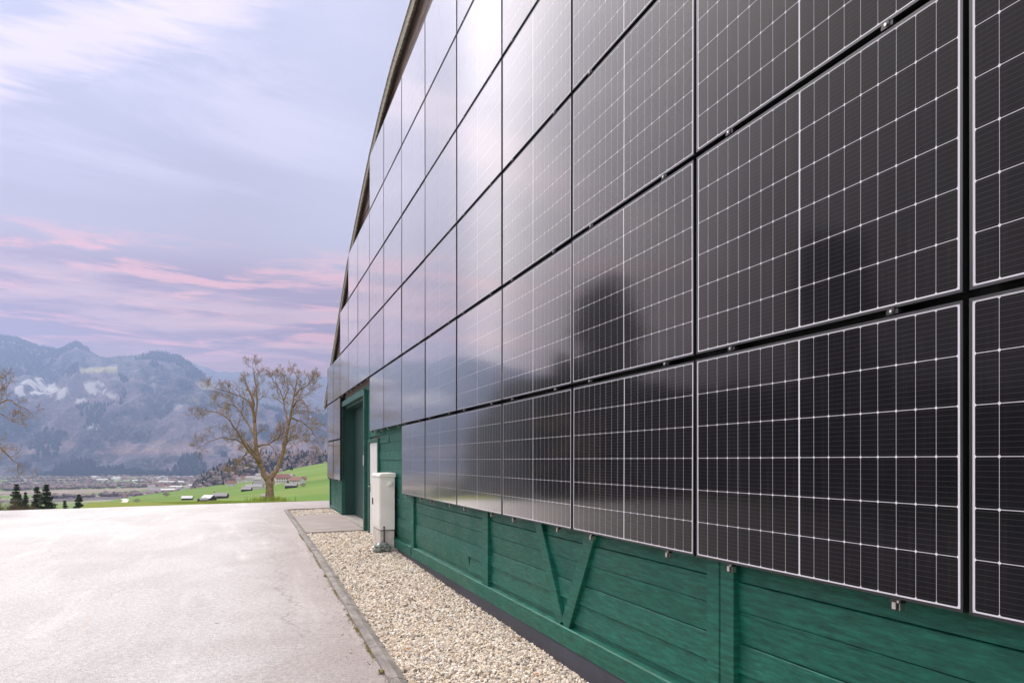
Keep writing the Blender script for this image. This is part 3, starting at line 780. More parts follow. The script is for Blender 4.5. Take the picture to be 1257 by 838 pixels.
b = MB(); b.box(-.128,.128,-.405,.405,.0,.355); b.build('plinth', simple('pale_plinth_concrete', (.56,.51,.45), .8, var=.25, scale=6, bump=.3), cab, bevel=.006)
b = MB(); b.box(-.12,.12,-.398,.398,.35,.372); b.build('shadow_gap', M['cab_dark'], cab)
b = MB(); b.box(-.10,.19,-.56,-.41,-.03,.045); b.build('footing', M['concrete'], cab, bevel=.008)
b = MB(); b.tube([(-.062,-.425,.05),(-.062,-.424,.40),(-.062,-.421,.44)],[.010,.010,.007],6); b.tube([(-.062,-.423,.42),(-.062,-.4155,.42)],[.017]*2,8); b.build('earthing_rod', M['blackrail'], cab)
# weathered sheet bundle lying at its foot
def lump(name, loc, size, mt, seed, n=26):
    b = MB(); rows_, cs = 14, n; vs = []; fs = []
    for i in range(rows_+1):
        th = math.pi*i/rows_
        for j in range(cs):
            ph = 2*math.pi*j/cs; d = Vector((math.sin(th)*math.cos(ph), math.sin(th)*math.sin(ph), math.cos(th)))
            k = 1+.38*mnoise.noise(d*2.3+Vector((seed,0,0)))+.20*mnoise.noise(d*6.5+Vector((seed,3,0)))
            vs.append((d.x*size[0]*k, d.y*size[1]*k, max(-.5, d.z)*size[2]*k))
    for i in range(rows_):
        for j in range(cs): fs.append((i*cs+j, (i+1)*cs+j, (i+1)*cs+(j+1)%cs, i*cs+(j+1)%cs))
    b.add(vs, fs); o = b.build(name, mt); o.location = loc; return o
M['bundle'] = simple('mottled_grey_green_film', (.20,.23,.20), .35, var=.6, scale=16, bump=.8, bs=25)
o = lump('crumpled_film', (2.29, 13.50, float(G(2.3,13.5))+.05), (.155,.13,.10), M['bundle'], 4.2)
tag(o, 'crumpled grey-green plastic film lying at the foot of the cabinet', 'plastic film')

# ------------------------------------------------------------------ vegetation helpers
def leaf_mesh(name, P, Nn, S, mt, elong=1.6, seed=0):
    """many small leaf quads: centres P, sizes S"""
    rg_ = np.random.default_rng(seed); n = len(P)
    a = rg_.normal(size=(n,3)); a = a+Nn; a /= np.linalg.norm(a,axis=1)[:,None]
    t = rg_.normal(size=(n,3)); u = np.cross(a,t); u /= np.linalg.norm(u,axis=1)[:,None]; v = np.cross(a,u)
    u = u*S[:,None]*elong*.5; v = v*S[:,None]*.5
    V = np.stack([P-u, P-v*.9, P+u, P+v*.9],1).reshape(-1,3)
    Fc = (np.arange(n)[:,None]*4+np.arange(4)[None]).reshape(-1,4)
    return arr_mesh(name, V, Fc, mt, False, 4)
def leaf_mat(name, cols, rough=.8):
    m, N, L, P = mat(name); t = NT(m.node_tree); g = t.n('ShaderNodeNewGeometry')
    stops = [(i/(len(cols)-1), cc) for i, cc in enumerate(cols)]
    t.put(P.inputs['Base Color'], t.ramp(g.outputs['Random Per Island'], stops)); P.inputs['Roughness'].default_value = rough
    P.inputs['Specular IOR Level'].default_value = .2; return m
M['needle'] = leaf_mat('spruce_needles', [(.025,.048,.022),(.040,.070,.030),(.060,.090,.036),(.085,.11,.05)])
M['grass'] = leaf_mat('grass_blades', [(.20,.34,.05),(.28,.42,.06),(.38,.44,.10),(.50,.46,.16)])
M['moss'] = leaf_mat('kerb_moss', [(.38,.30,.10),(.30,.27,.08),(.22,.24,.06),(.50,.38,.18)])
M['drybush'] = leaf_mat('dry_twigs', [(.14,.10,.06),(.22,.16,.10),(.28,.21,.13)])
M['fir_far'] = leaf_mat('distant_conifers', [(.012,.022,.022),(.020,.034,.030),(.030,.045,.036)])
M['bare_far'] = leaf_mat('distant_bare_trees', [(.20,.15,.13),(.27,.20,.18),(.34,.26,.23),(.17,.15,.11)])

def conifer(name, loc, H, Wd, seed, label, n=5200, size=.30, group=None):
    rg_ = np.random.default_rng(seed); root = empty(name, loc); tag(root, label, 'tree', group)
    b = MB(); b.tube([(0,0,-.5),(0.03,0,H*.5),(0,0.02,H*.97)],[H*.018,H*.011,.02],7); b.build('trunk', M['bare'], root, True)
    tiers = int(H*2.1); P = []; NN = []; S = []; br = MB()
    for i in range(tiers):
        f = (i+.3*rg_.random())/tiers; z = H*(.04+.95*f); L = Wd*.5*(1-f)**.82*(.72+.5*rg_.random())+.12
        nb = int(6+5*(1-f))
        for j in range(nb):
            a = rg_.random()*2*math.pi; l = L*(.65+.5*rg_.random()); dr = -.28*l+.10*l*f
            m_ = max(5, int(n/(tiers*nb)))
            q = rg_.random(m_)**.7
            x = np.cos(a)*l*q+rg_.normal(0,.05+.07*l,m_); y = np.sin(a)*l*q+rg_.normal(0,.05+.07*l,m_)
            zz = z+dr*q+.14*l*q*q+rg_.normal(0,.06+.03*l,m_)-.05
            P.append(np.stack([x,y,zz],1)); NN.append(np.tile((0,0,1.2),(m_,1))); S.append(size*(.55+.6*rg_.random(m_))*(1-.35*f))
            br.tube([(0,0,z),(math.cos(a)*l*.9, math.sin(a)*l*.9, z+dr*.9)],[.03,.008],3,cap=False)
    br.build('boughs', M['bare'], root)
    link('crown', leaf_mesh('crown', np.concatenate(P), np.concatenate(NN), np.concatenate(S), M['needle'], 2.0, seed), root)
    return root
def gz_(x, y): return float(TH_(np.array([x]), np.array([y]))[0])
cons = [(20,591.6,26,150,'broad dark spruce with a side lobe, leftmost of the row beyond the yard edge'),
        (31,602,15,158,'lower dark spruce nestling against the broad leftmost spruce'),
        (45.5,594.5,21,150,'dark spruce forming the left half of the tallest merged pair'),
        (57,591.6,27,146,'tall dark spruce forming the right half of the merged pair'),
        (79.8,611.5,9,150,'smallest dark spruce standing alone between larger ones'),
        (97,605,17,150,'single short spruce, rightmost of the row beyond the yard edge')]
for i, (px, pt, w, z, lb) in enumerate(cons):
    x, y, h = at(px, z, pt); g = gz_(x, y); H = h-g
    conifer('spruce_tree', (x, y, g), H, w*z/F*1.4, 40+i, lb, 22000 if w > 12 else 9000, .24, 'spruces beyond the yard')
# dark evergreens left of the frame, seen mirrored in the panels
def round_tree(name, loc, H, W_, seed, label, group):
    rg_ = np.random.default_rng(seed); root = empty(name, loc); tag(root, label, 'tree', group)
    b = MB(); b.tube([(0,0,-.6),(0.05,0,H*.4),(0,0.05,H*.8)],[H*.028,H*.02,.04],8)
    cs = []
    for k in range(26):
        a = rg_.random()*6.283; f = rg_.random(); rr_ = W_*.5*math.sin(math.pi*min(max(.12+.8*f,.05),.97))**.7*rg_.random()**.5*.75
        cc = np.array((math.cos(a)*rr_, math.sin(a)*rr_, H*(.12+.80*f))); cs.append(cc); b.tube([(0,0,cc[2]*.75),tuple(cc)],[.06,.02],4,cap=False)
    b.build('trunk', M['bare'], root, True)
    P = np.concatenate([cc+rg_.normal(0,1,(520,3))*np.array((W_*.11,W_*.11,H*.055)) for cc in cs])
    P = P[P[:,2] < H*1.02]
    link('crown', leaf_mesh('crown', P, np.zeros((len(P),3)), .20+.22*rg_.random(len(P)), M['needle'], 1.5, seed), root)
for i, (gd, r, eld, w) in enumerate([(26.6,60,13.6,6.4),(42.6,30,15.2,3.4)]):
    a = R(gd); x, y = 4.908-r*math.sin(a), r*math.cos(a); g = gz_(x, y); H = EYE+math.tan(R(eld))*r-g
    round_tree('evergreen_tree', (x, y, g), H, w, 80+i, ['dark evergreen mirrored as the soft dark shape in the middle panel columns','dark evergreen mirrored as the soft dark shape in the nearest panels'][i], 'evergreens mirrored in the panels')

# ------------------------------------------------------------------ bare trees
def grow(rg_, limbs, lv2, lv3, lv4, R0, bias=(0,0,.25)):
    b = MB(); tw = MB()
    def side(p0, d0, L, r0, lvl):
        n = 5 if lvl < 3 else 3; P = [Vector(p0)]; d = Vector(d0).normalized()
        for i in range(n):
            j = Vector((rg_.gauss(0,1), rg_.gauss(0,1), rg_.gauss(0,1)))*(.13 if lvl < 3 else .09)
            d = (d+j+Vector((0,0,.05 if lvl > 2 else -.02))).normalized(); P.append(P[-1]+d*L/n)
        rs = [max(.006, r0*(1-.75*i/n)) for i in range(n+1)]
        (b if lvl < 3 else tw).tube(P, rs, 5 if lvl < 3 else 3, cap=False)
        return P, rs
    def kids_(P, rs, cnt, L, lvl):
        tot = len(P)-1
        for k in range(cnt):
            f = .22+.78*(k+rg_.random())/cnt; q = f*tot; i = min(int(q), tot-1); u = q-i
            p = P[i].lerp(P[i+1], u); d = (P[i+1]-P[i]).normalized(); rr = rs[i]*(1-u)+rs[i+1]*u
            perp = Vector((rg_.gauss(0,1), rg_.gauss(0,1), rg_.gauss(0,1))); perp = (perp-d*perp.dot(d)).normalized()
            dd = d*rg_.uniform(.35,.9)+perp*rg_.uniform(.7,1.1)+Vector(bias)
            l = L*rg_.uniform(.55,1.25)*(1.15-.5*f)
            yield p, dd, l, max(.006, rr*rg_.uniform(.4,.62))
    for P, rs in limbs:
        P = [Vector(p) for p in P]
        # resample with wobble
        Q = []; QR = []
        for i in range(len(P)-1):
            for k in range(3):
                u = k/3; w = Vector((rg_.gauss(0,.02), rg_.gauss(0,.02), rg_.gauss(0,.015))) if (i+k) else Vector()
                Q.append(P[i].lerp(P[i+1], u)+w); QR.append(rs[i]*(1-u)+rs[i+1]*u)
        Q.append(P[-1]); QR.append(rs[-1]); b.tube(Q, QR, 8)
        for a in kids_(Q, QR, lv2, R0, 2):
            P2, r2 = side(*a, 2)
            for a3 in kids_(P2, r2, lv3, R0*.50, 3):
                P3, r3 = side(*a3, 3)
                for a4 in kids_(P3, r3, lv4, R0*.26, 4): side(*a4, 4)
    return b, tw
def bare_tree(name, base, sc, label, seed, trunk, limbs, lv, L2):
    rg_ = random.Random(seed); root = empty(name, base); tag(root, label, 'tree')
    tb = MB(); P = [Vector(p) for p in trunk[0]]; tb.tube(P, trunk[1], 12); tb.build('trunk', M['bare'], root, True)
    br, tw = grow(rg_, limbs, *lv, L2)
    br.build('limbs', M['bare'], root, True); tw.build('twigs', M['twig'], root)
    return root
ZT = 38.
bx, by, bh = at(331, ZT, 613.5); sc_ = ZT/F
def tp(px, py, dep=0.):                       # tree-space point from the photo position, dep metres away from the camera
    X = (px-331)*sc_; Z = (613.5-py)*sc_
    return (X*c+dep*s, -X*s+dep*c, Z)
trunk = ([tp(331,616),tp(331,611),tp(331,603),tp(331,594),tp(329.5,588)], [.27,.23,.195,.19,.20])
limbs = [
 ([tp(330,590),tp(323,577,-.1),tp(318,562,-.2),tp(315,545,-.1),tp(311,515,0),tp(310,495,.2),tp(304,480,.3),tp(298,468,.4),tp(291,456,.5)], [.19,.17,.15,.13,.11,.09,.07,.045,.015]),
 ([tp(331,590),tp(338,577,.1),tp(344,562,.2),tp(347,545,.2),tp(352,530,.1),tp(357,508,0),tp(362,485,-.1),tp(366,465,-.2),tp(362,452,-.2)], [.17,.15,.13,.12,.10,.08,.06,.035,.012]),
 ([tp(320,568,-.2),tp(312,553,-.8),tp(304,535,-1.2),tp(296,518,-1.5),tp(284,508,-1.7),tp(268,507,-1.8),tp(257,516,-1.9)], [.10,.085,.07,.055,.04,.028,.01]),
 ([tp(322,572,0),tp(312,556,.5),tp(302,553,.9),tp(291,557,1.2),tp(280,566,1.5),tp(272,572,1.6),tp(263,580,1.7)], [.08,.07,.058,.046,.034,.022,.01]),
 ([tp(316,548,0),tp(327,545,.3),tp(338,537,.5),tp(346,530,.4)], [.06,.055,.05,.045]),
 ([tp(312,520,0),tp(318,500,-.3),tp(319,480,-.5),tp(317,462,-.6),tp(315,448,-.6)], [.075,.055,.045,.03,.01]),
 ([tp(313,535,0),tp(300,520,.6),tp(288,505,.9),tp(276,495,1.2),tp(262,490,1.4),tp(252,496,1.5)], [.07,.06,.05,.04,.025,.01]),
 ([tp(310,497,.2),tp(298,488,.2),tp(284,482,.1),tp(270,478,0),tp(256,474,-.1)], [.06,.05,.04,.025,.01]),
 ([tp(354,520,.1),tp(347,505,.6),tp(342,490,.8),tp(337,477,1.),tp(328,466,1.2),tp(322,458,1.2)], [.07,.06,.05,.035,.022,.01]),
 ([tp(342,490,.8),tp(347,478,1.),tp(345,465,1.),tp(342,452,1.)], [.05,.04,.025,.01]),
 ([tp(359,500,0),tp(368,492,-.4),tp(376,492,-.8),tp(384,500,-1.),tp(391,514,-1.1)], [.055,.045,.035,.02,.008]),
 ([tp(356,512,0),tp(367,516,.4),tp(375,524,.7),tp(382,536,.9),tp(388,548,1.)], [.05,.042,.034,.02,.008]),
 ([tp(362,486,-.1),tp(372,477,-.2),tp(382,472,-.3),tp(392,470,-.4)], [.05,.04,.024,.008]),
 ([tp(350,533,.2),tp(358,538,-.4),tp(368,536,-.8),tp(378,540,-1.)], [.045,.035,.022,.008]),
 ([tp(320,565,0),tp(310,545,-.9),tp(300,540,-1.3),tp(286,538,-1.6),tp(272,545,-1.9),tp(262,552,-2.)], [.06,.05,.042,.032,.02,.008]),
]
bare_tree('bare_fruit_tree', (bx, by, bh), 1, 'leafless old fruit tree with spreading limbs standing in the grass by the barn corner', 5, trunk, [(P, [r*.74 if i else r for i, r in enumerate(rs)]) for P, rs in limbs], (10,7,5), .80)
# second bare tree, mostly left of the frame
ZL = 26.; lx, ly, lh = at(-78, ZL, None, 0); lz = gz_(lx, ly); s2 = ZL/F
def tq(px, py, dep=0.):
    X = (px+78)*s2; Z = EYE+(YV-py)*s2-lz
    return (X*c+dep*s, -X*s+dep*c, Z)
trunk2 = ([(0,0,-.2),(0,0,.5),(0.05,0,1.3)], [.22,.19,.17])
limbs2 = [([(0.05,0,1.25),tq(-50,545,-.2),tq(-25,520,-.4),tq(-5,505,-.5),tq(8,507,-.5),tq(22,514,-.5),tq(32,520,-.5),tq(47,522,-.5)], [.14,.10,.075,.05,.036,.026,.018,.007]),
 ([(0.05,0,1.25),tq(-60,540,.3),tq(-30,500,.6),tq(-8,488,.8),tq(6,496,.8),tq(16,500,.8),tq(28,514,.8)], [.12,.09,.065,.045,.034,.022,.007]),
 ([tq(-50,548,0),tq(-25,545,.2),tq(-5,550,.3),tq(6,562,.3),tq(16,570,.3),tq(30,577,.3)], [.09,.07,.05,.034,.02,.007]),
 ([tq(-78,560,0),tq(-70,520,0),tq(-60,490,0),tq(-55,460,0),tq(-50,440,0)], [.13,.1,.08,.05,.01]),
 ([tq(-78,560,0),tq(-100,520,.3),tq(-120,490,.5),tq(-135,460,.6)], [.12,.1,.06,.01]),
 ([tq(-40,515,0),tq(-20,495,.2),tq(-8,480,.3),tq(0,468,.3),tq(2,455,.3)], [.06,.05,.035,.02,.006]),
 ([tq(-30,530,0),tq(-10,530,-.5),tq(4,528,-.8),tq(14,534,-.9),tq(20,545,-.9)], [.06,.045,.03,.018,.006])]
bare_tree('bare_tree', (lx, ly, lz), 1, 'leafless tree whose branch tips reach in at the left edge', 17, trunk2, [(P, [r*.6 for r in rs]) for P, rs in limbs2], (7,5,3), .62)

# grass along the yard's far edge, tufts by the tree, moss along the kerb
rg = np.random.default_rng(21)
def blades(P, H, W_, mt, name, seed, lean=.35):
    rg_ = np.random.default_rng(seed); n = len(P); a = rg_.random(n)*2*np.pi; u = np.stack([np.cos(a), np.sin(a), 0*a],1)*W_[:,None]*.5
    b_ = rg_.random(n)*2*np.pi; ln = np.stack([np.cos(b_)*lean, np.sin(b_)*lean, np.ones(n)],1)*H[:,None]
    V = np.stack([P-u, P+u, P+ln],1).reshape(-1,3); Fc = (np.arange(n)[:,None]*3+np.arange(3)[None])
    return link(name, arr_mesh(name, V, Fc, mt, False, 3))
n = 30000; pxs = rg.uniform(150, 425, n); zz = YEDGE+.05+rg.random(n)**1.5*11+0*pxs
lat = (pxs-CX)/F*zz; X = zz*s+lat*c; Y = zz*c-lat*s; Z = TH_(X, Y)
ok = (Y > edge_y(X)-.05); X, Y, Z = X[ok], Y[ok], Z[ok]
cl = vn(X*.9, Y*.9, 9)
o = blades(np.stack([X,Y,Z-.02],1), (.03+.09*rg.random(len(X))*cl)*np.clip((px_of(X,Y)[0]-140)/120,.25,1), .02+.03*rg.random(len(X)), M['grass'], 'grass', 3)
tag(o, 'rough yellow-green grass growing along the far edge of the yard', 'grass', kind='stuff')
n = 1300; a = rg.random(n)*2*np.pi; rr_ = np.abs(rg.normal(0,.55,n)); X = bx+np.cos(a)*rr_; Y = by+np.sin(a)*rr_; Z = TH_(X,Y)
o = blades(np.stack([X,Y,Z-.03],1), .12+.30*rg.random(n), .03+.03*rg.random(n), M['grass'], 'grass_tuft', 4)
tag(o, 'taller tuft of grass around the foot of the bare fruit tree', 'grass', kind='stuff')
P = []; 
for k in range(46):
    y0 = rg.uniform(3.0, 17); m_ = int(rg.integers(10, 90)); x0 = float(kx(y0))-.004
    P.append(np.stack([x0-np.abs(rg.normal(0,.013,m_)), y0+rg.normal(0,.05+.12*rg.random(),m_), np.full(m_,0.)],1))
P = np.concatenate(P); P[:,2] = G(P[:,0],P[:,1])-.002
o = blades(P, .004+.012*rg.random(len(P))**2, .006+.008*rg.random(len(P)), M['moss'], 'moss', 5, .8)
tag(o, 'yellow-green moss growing in the joint along the kerb', 'moss', kind='stuff')
# weeds at the kerb: a handful of countable tufts
tuft = MB(); rt = random.Random(2)
for k in range(46):
    a = rt.random()*6.28; L = rt.uniform(.02,.055); h = rt.uniform(.008,.035); w = .006
    d = Vector((math.cos(a),math.sin(a),0)); n_ = Vector((-d.y,d.x,0))*w
    tuft.add([n_*-.6, n_*.6, d*L*.6+Vector((0,0,h))+n_, d*L+Vector((0,0,h*.7)), d*L*.6+Vector((0,0,h))-n_], [(0,1,2,4),(4,2,3)])
tme = tuft.mesh('weed', M['moss'])
for k, (px, py) in enumerate([(465,826),(444.5,799),(421,755),(388,697),(394.5,707),(417,748),(432,775)]):
    u = (px-XV); h0 = -1.79; 
    for _ in range(6):
        z = h0*F/(YV-py); l = u*z*c/F; yv = (z-l*s)/c; h0 = float(G(l, yv))-EYE
    o = link('weed', tme); o.location = (float(kx(yv))-.02, yv, float(G(1.,yv))); o.rotation_euler.z = k*1.3; q = [.9,.5,.55,.6,.7,.4,.4][k]; o.scale = (q,q,q)
    tag(o, ['largest weed tuft beside the kerb, nearest the camera','small weed tuft beside the kerb, second from the camera','weed tuft beside the kerb joint, upper of the pair at the joint','weed tuft beside the kerb, farthest along it','weed tuft beside the kerb, second farthest along it','tiny weed tuft just beyond the kerb joint','weed sprig between the second tuft and the kerb joint'][k], 'weed', 'weeds growing beside the kerb')
# dry leaves fallen on the gravel
M['leaf'] = simple('dry_orange_leaf', (.52,.20,.05), .7, var=.4, scale=30)
lf = MB(); lf.add([(-.026,0,.004),(-.01,-.013,.001),(.012,-.011,.006),(.028,.002,.002),(.011,.014,.008),(-.011,.012,.002)], [(0,1,2,3,4,5)]); lme = lf.mesh('dry_leaf', M['leaf'])
for k, (px, py) in enumerate([(658.5,828),(637,783.5),(684,812),(499,797)]):
    u = (px-XV); h0 = -1.77
    for _ in range(6):
        z = h0*F/(YV-py); l = u*z*c/F; yv = (z-l*s)/c; h0 = float(G(l, yv))-EYE
    o = link('dry_leaf', lme); o.location = (l, yv, float(G(l,yv))+.006); o.rotation_euler = (.2,-.2,k*2.1)
    tag(o, ['orange dry leaf on the gravel, nearest the camera','reddish dry leaf on the gravel near the plinth, farthest along the wall','dry leaf on the gravel tight against the dark plinth','small dry leaf in the gravel close to the kerb'][k], 'leaf', 'dry leaves on the gravel')

# bush at the yard's left far edge
def bush(px, z, wpx, hpy, seed, label, name='dry_bush'):
    x, y, h = at(px, z, hpy); g = gz_(x, y); H = h-g; W2 = wpx*z/F/2; rg_ = random.Random(seed); b = MB()
    for k in range(150):
        a = rg_.random()*6.28; f = rg_.random()**.6; e = Vector((math.cos(a)*W2*f, math.sin(a)*W2*f, H*rg_.uniform(.55,1.0)*(1-.35*f*f)))
        m_ = e*.5+Vector((rg_.gauss(0,.1),rg_.gauss(0,.1),rg_.gauss(0,.15)))*H*.3
        b.tube([(rg_.gauss(0,.1)*W2,rg_.gauss(0,.1)*W2,0), m_, e], [.022*H/3,.014*H/3,.006*H/3], 3, cap=False)
        for q in range(5):
            p = m_.lerp(e, rg_.random()); b.tube([p, p+Vector((rg_.gauss(0,.5),rg_.gauss(0,.5),rg_.uniform(.1,.9)))*H*.16],[.008*H/3,.004*H/3],3,cap=False)
    o = b.build(name, M['drybush']); o.location = (x,y,g); tag(o, label, 'bush', 'dry bushes beyond the yard')
bush(17, 70, 30, 610, 3, 'tan leafless bush in front of the leftmost spruce')
bush(-2, 75, 20, 607, 5, 'tan leafless bush cut by the left edge of the photo')
bush(38, 80, 16, 615, 6, 'low tan bush between the leftmost spruces')

# ------------------------------------------------------------------ houses
M['hwhite'] = simple('white_render', (.72,.69,.64), .9, var=.08, scale=.4)
M['hcream'] = simple('cream_render', (.60,.50,.38), .9, var=.08, scale=.4)
M['hroof'] = simple('red_brown_tiles', (.24,.11,.085), .85, var=.25, scale=.8)
M['hroof2'] = simple('grey_roof', (.24,.22,.22), .7, var=.2, scale=.8)
M['hroofl'] = simple('pale_metal_roof', (.60,.58,.58), .6, var=.1, scale=.8)
M['hdark'] = simple('dark_barn_boards', (.045,.035,.035), .9, var=.3, scale=1.5)
M['hwin'] = simple('dark_window_glass', (.03,.035,.045), .2)
def house_parts(L, W_, Hw, Hr, wallm, roofm, win=True, chim=True):
    w = MB(); x, y = L/2, W_/2
    w.add([(-x,-y,-6),(x,-y,-6),(x,y,-6),(-x,y,-6),(-x,-y,Hw),(x,-y,Hw),(x,y,Hw),(-x,y,Hw),(-x,0,Hw+Hr),(x,0,Hw+Hr)],
          [(0,1,5,4),(2,3,7,6),(1,2,6,9,5),(3,0,4,8,7),(0,3,2,1)])
    r = MB(); e = .7; k = Hr/y; t = .25
    for sgn in (-1,1):
        r.add([(-x-e,0,Hw+Hr+.05),(x+e,0,Hw+Hr+.05),(x+e,sgn*(y+e),Hw-k*e+.05),(-x-e,sgn*(y+e),Hw-k*e+.05),
               (-x-e,0,Hw+Hr+.05+t),(x+e,0,Hw+Hr+.05+t),(x+e,sgn*(y+e),Hw-k*e+.05+t),(-x-e,sgn*(y+e),Hw-k*e+.05+t)],
              [(0,1,2,3),(7,6,5,4),(0,4,5,1),(1,5,6,2),(2,6,7,3),(3,7,4,0)])
    out = [('wall', w.mesh('wall', wallm)), ('roof', r.mesh('roof', roofm))]
    if win:
        for zz in np.arange(1.2, Hw-1.0, 2.7):
            for xx in np.arange(-x+1.6, x-1, 2.6):
                for sgn in (-1,1):
                    q = MB(); ya = sgn*y; yb = sgn*(y+.06); q.box(xx-.5, xx+.5, min(ya,yb), max(ya,yb), zz, zz+1.3); out.append(('window', q.mesh('window', M['hwin'])))
    if chim:
        q = MB(); q.box(x*.3-.35, x*.3+.35, y*.25-.35, y*.25+.35, Hw+Hr*.5, Hw+Hr+1.0); out.append(('chimney', q.mesh('chimney', wallm)))
    return out
def house(name, parts, px, z, rot, scale, label, cat, group, dz=0):
    x, y, _ = at(px, z, None, 0); g = gz_(x, y)
    o = empty(name, (x, y, g+dz), TH*-1+rot); o.scale = (scale,)*3; tag(o, label, cat, group)
    for nm, me in parts: link(nm, me, o)
    return o
H1 = house_parts(14, 10, 6.0, 3.6, M['hwhite'], M['hroof2']); H2 = house_parts(15, 11, 5.5, 4.0, M['hwhite'], M['hroof'])
H3 = house_parts(16, 10, 3.4, 3.4, M['hdark'], M['hroofl'], False, False); H4 = house_parts(15, 10, 3.2, 3.2, M['hdark'], M['hroof2'], False, False)
H5 = house_parts(22, 12, 4.6, 3.2, M['hwhite'], M['hroof2'], True, False); H6 = house_parts(13, 10, 5.4, 3.8, M['hcream'], M['hroof'])
def zfor(px, py):                              # depth where the terrain is seen at this photo position
    zz = np.geomspace(330, 2200, 900); lat = (px-CX)/F*zz; X = zz*s+lat*c; Y = zz*c-lat*s; h = TH_(X, Y)-EYE
    yy = YV-h*F/zz
    ok = np.where((yy <= py) )[0]
    return float(zz[ok[0]]) if len(ok) else 900.
vill = [(230,613.5,H3,.2,'dark timber barn with pale roof, leftmost of the three field barns'),
        (256.5,614.0,H3,-.5,'dark timber barn with pale roof, middle of the three field barns'),
        (249,615.3,H4,.9,'low dark shed joined to the middle field barn'),
        (271,611.5,H4,.1,'dark timber barn with grey roof, rightmost of the three field barns'),
        (326,612.5,H1,-.3,'small pale house with grey roof just left of the tree trunk base'),
        (346,592.5,H2,.5,'large white farmhouse right of the fruit tree trunk'),
        (341,588.5,H5,.0,'long white house behind the farmhouse right of the trunk'),
        (365,594.5,H2,-.4,'reddish roofed house at the right end of the village'),
        (371,592.0,H6,.3,'cream house behind the reddish roofed house at the village end'),
        (312,601,H5,.15,'pale flat roofed building below the village, left of the trunk'),
        (303,602.5,H4,.0,'low grey shed at the left of the pale building'),
        (318,599,H1,.7,'white gabled house left of the tree trunk, above the pale building'),
        (303,591,H2,.2,'red roofed house in the middle of the village'),
        (311,590,H5,.1,'long white house in the middle of the village'),
        (322,586,H5,.05,'white building high in the village, left of the trunk'),
        (289,591,H6,-.2,'cream house at the left end of the village'),
        (296,592,H1,.3,'white house with grey roof near the left end of the village'),
        (355,588.5,H1,-.2,'white house with grey roof behind the farmhouse, toward the barn'),
        (337.5,594.5,H6,.4,'cream house touching the right side of the tree trunk'),
        (357.5,598.5,H4,.1,'long low dark shed below the farmhouse'),
        (318,592.5,H1,-.4,'white house with grey roof left of the trunk among brown trees'),
        (284,596.5,H2,.2,'red roofed house low at the left edge of the village')]
WPX = [10,13,9,14,9,15,16,13,10,16,10,12,10,14,12,9,9,10,8,12,10,9]
for (px, py, hp, rot, lb), wp in zip(vill, WPX):
    zz_ = zfor(px, py)
    house('house' if hp not in (H3,H4) else 'field_barn', hp, px, zz_, rot, wp*1.2*zz_/F/(22 if hp is H5 else 16), lb, 'house' if hp not in (H3,H4) else 'barn', 'farm buildings on the green hillside')
T = [house_parts(16,11,5.5,3.6,M['hwhite'],M['hroof2'],False,False), house_parts(14,11,5,4,M['hcream'],M['hroof'],False,False), house_parts(34,18,6,1.6,M['hwhite'],M['hroofl'],False,False), house_parts(13,10,5,3.6,M['hwhite'],M['hroof'],False,False)]
rt = random.Random(8)
for k in range(96):
    if k < 62: px, z = rt.uniform(182, 262), rt.uniform(1500, 3300)
    else: px, z = rt.uniform(105, 215), rt.uniform(2500, 3500)
    j = rt.choice([0,0,1,2,3,3]); 
    if k < 6: j = 2
    house('town_house', T[j], px, z, rt.uniform(-.6,.6), rt.uniform(.75,1.1), 'tiny pale building in the hazy town on the valley floor', 'house', 'buildings of the town in the valley')

# distant woods: one mass each
def trees_mass(name, spots, mt, kind='cone', seed=0, label='', cat='woods'):
    rg_ = np.random.default_rng(seed); n = len(spots); k = 6
    a = np.arange(k)*2*np.pi/k
    if kind == 'cone':
        lev = [(0.0,1.0),(.30,.62),(.28,.85),(.62,.34),(.60,.55)]
        lv = [(.02,1.0),(.42,.42),(.40,.72),(.74,.16),(.72,.40)]
        V = [];
        ringz = [.02,.45,.42,.78,.76]; ringr = [1.,.45,.74,.14,.40]
        base = np.concatenate([np.stack([np.cos(a)*r, np.sin(a)*r, np.full(k,z)],1) for z, r in zip(ringz, ringr)]+[np.array([[0,0,1.]])])
        fs = []
        for r0, r1 in ((0,1),(2,3)):
            for i in range(k): fs += [(r0*k+i, r0*k+(i+1)%k, r1*k+(i+1)%k), (r0*k+i, r1*k+(i+1)%k, r1*k+i)]
        for i in range(k): fs.append((4*k+i, 4*k+(i+1)%k, 5*k))
    else:
        base = np.concatenate([np.stack([np.cos(a+.5*j)*r, np.sin(a+.5*j)*r, np.full(k,z)],1) for j, (z, r) in enumerate([(.15,.25),(.35,.85),(.62,1.),(.85,.62)])]+[np.array([[0,0,1.]])])
        fs = []
        for r0, r1 in ((0,1),(1,2),(2,3)):
            for i in range(k): fs += [(r0*k+i, r0*k+(i+1)%k, r1*k+(i+1)%k), (r0*k+i, r1*k+(i+1)%k, r1*k+i)]
        for i in range(k): fs.append((3*k+i, 3*k+(i+1)%k, 4*k))
    nb = len(base); fs = np.array(fs)
    B = base[None]*(1+.5*(rg_.random((n,nb,1))-.5)); 
    B = B*np.stack([spots[:,3]*.5, spots[:,3]*.5, spots[:,4]],1)[:,None,:]+spots[:,None,:3]
    Fc = fs[None]+nb*np.arange(n)[:,None,None]
    o = link(name, arr_mesh(name, B.reshape(-1,3), Fc.reshape(-1,3), mt, False, 3)); tag(o, label, cat, kind='stuff'); return o
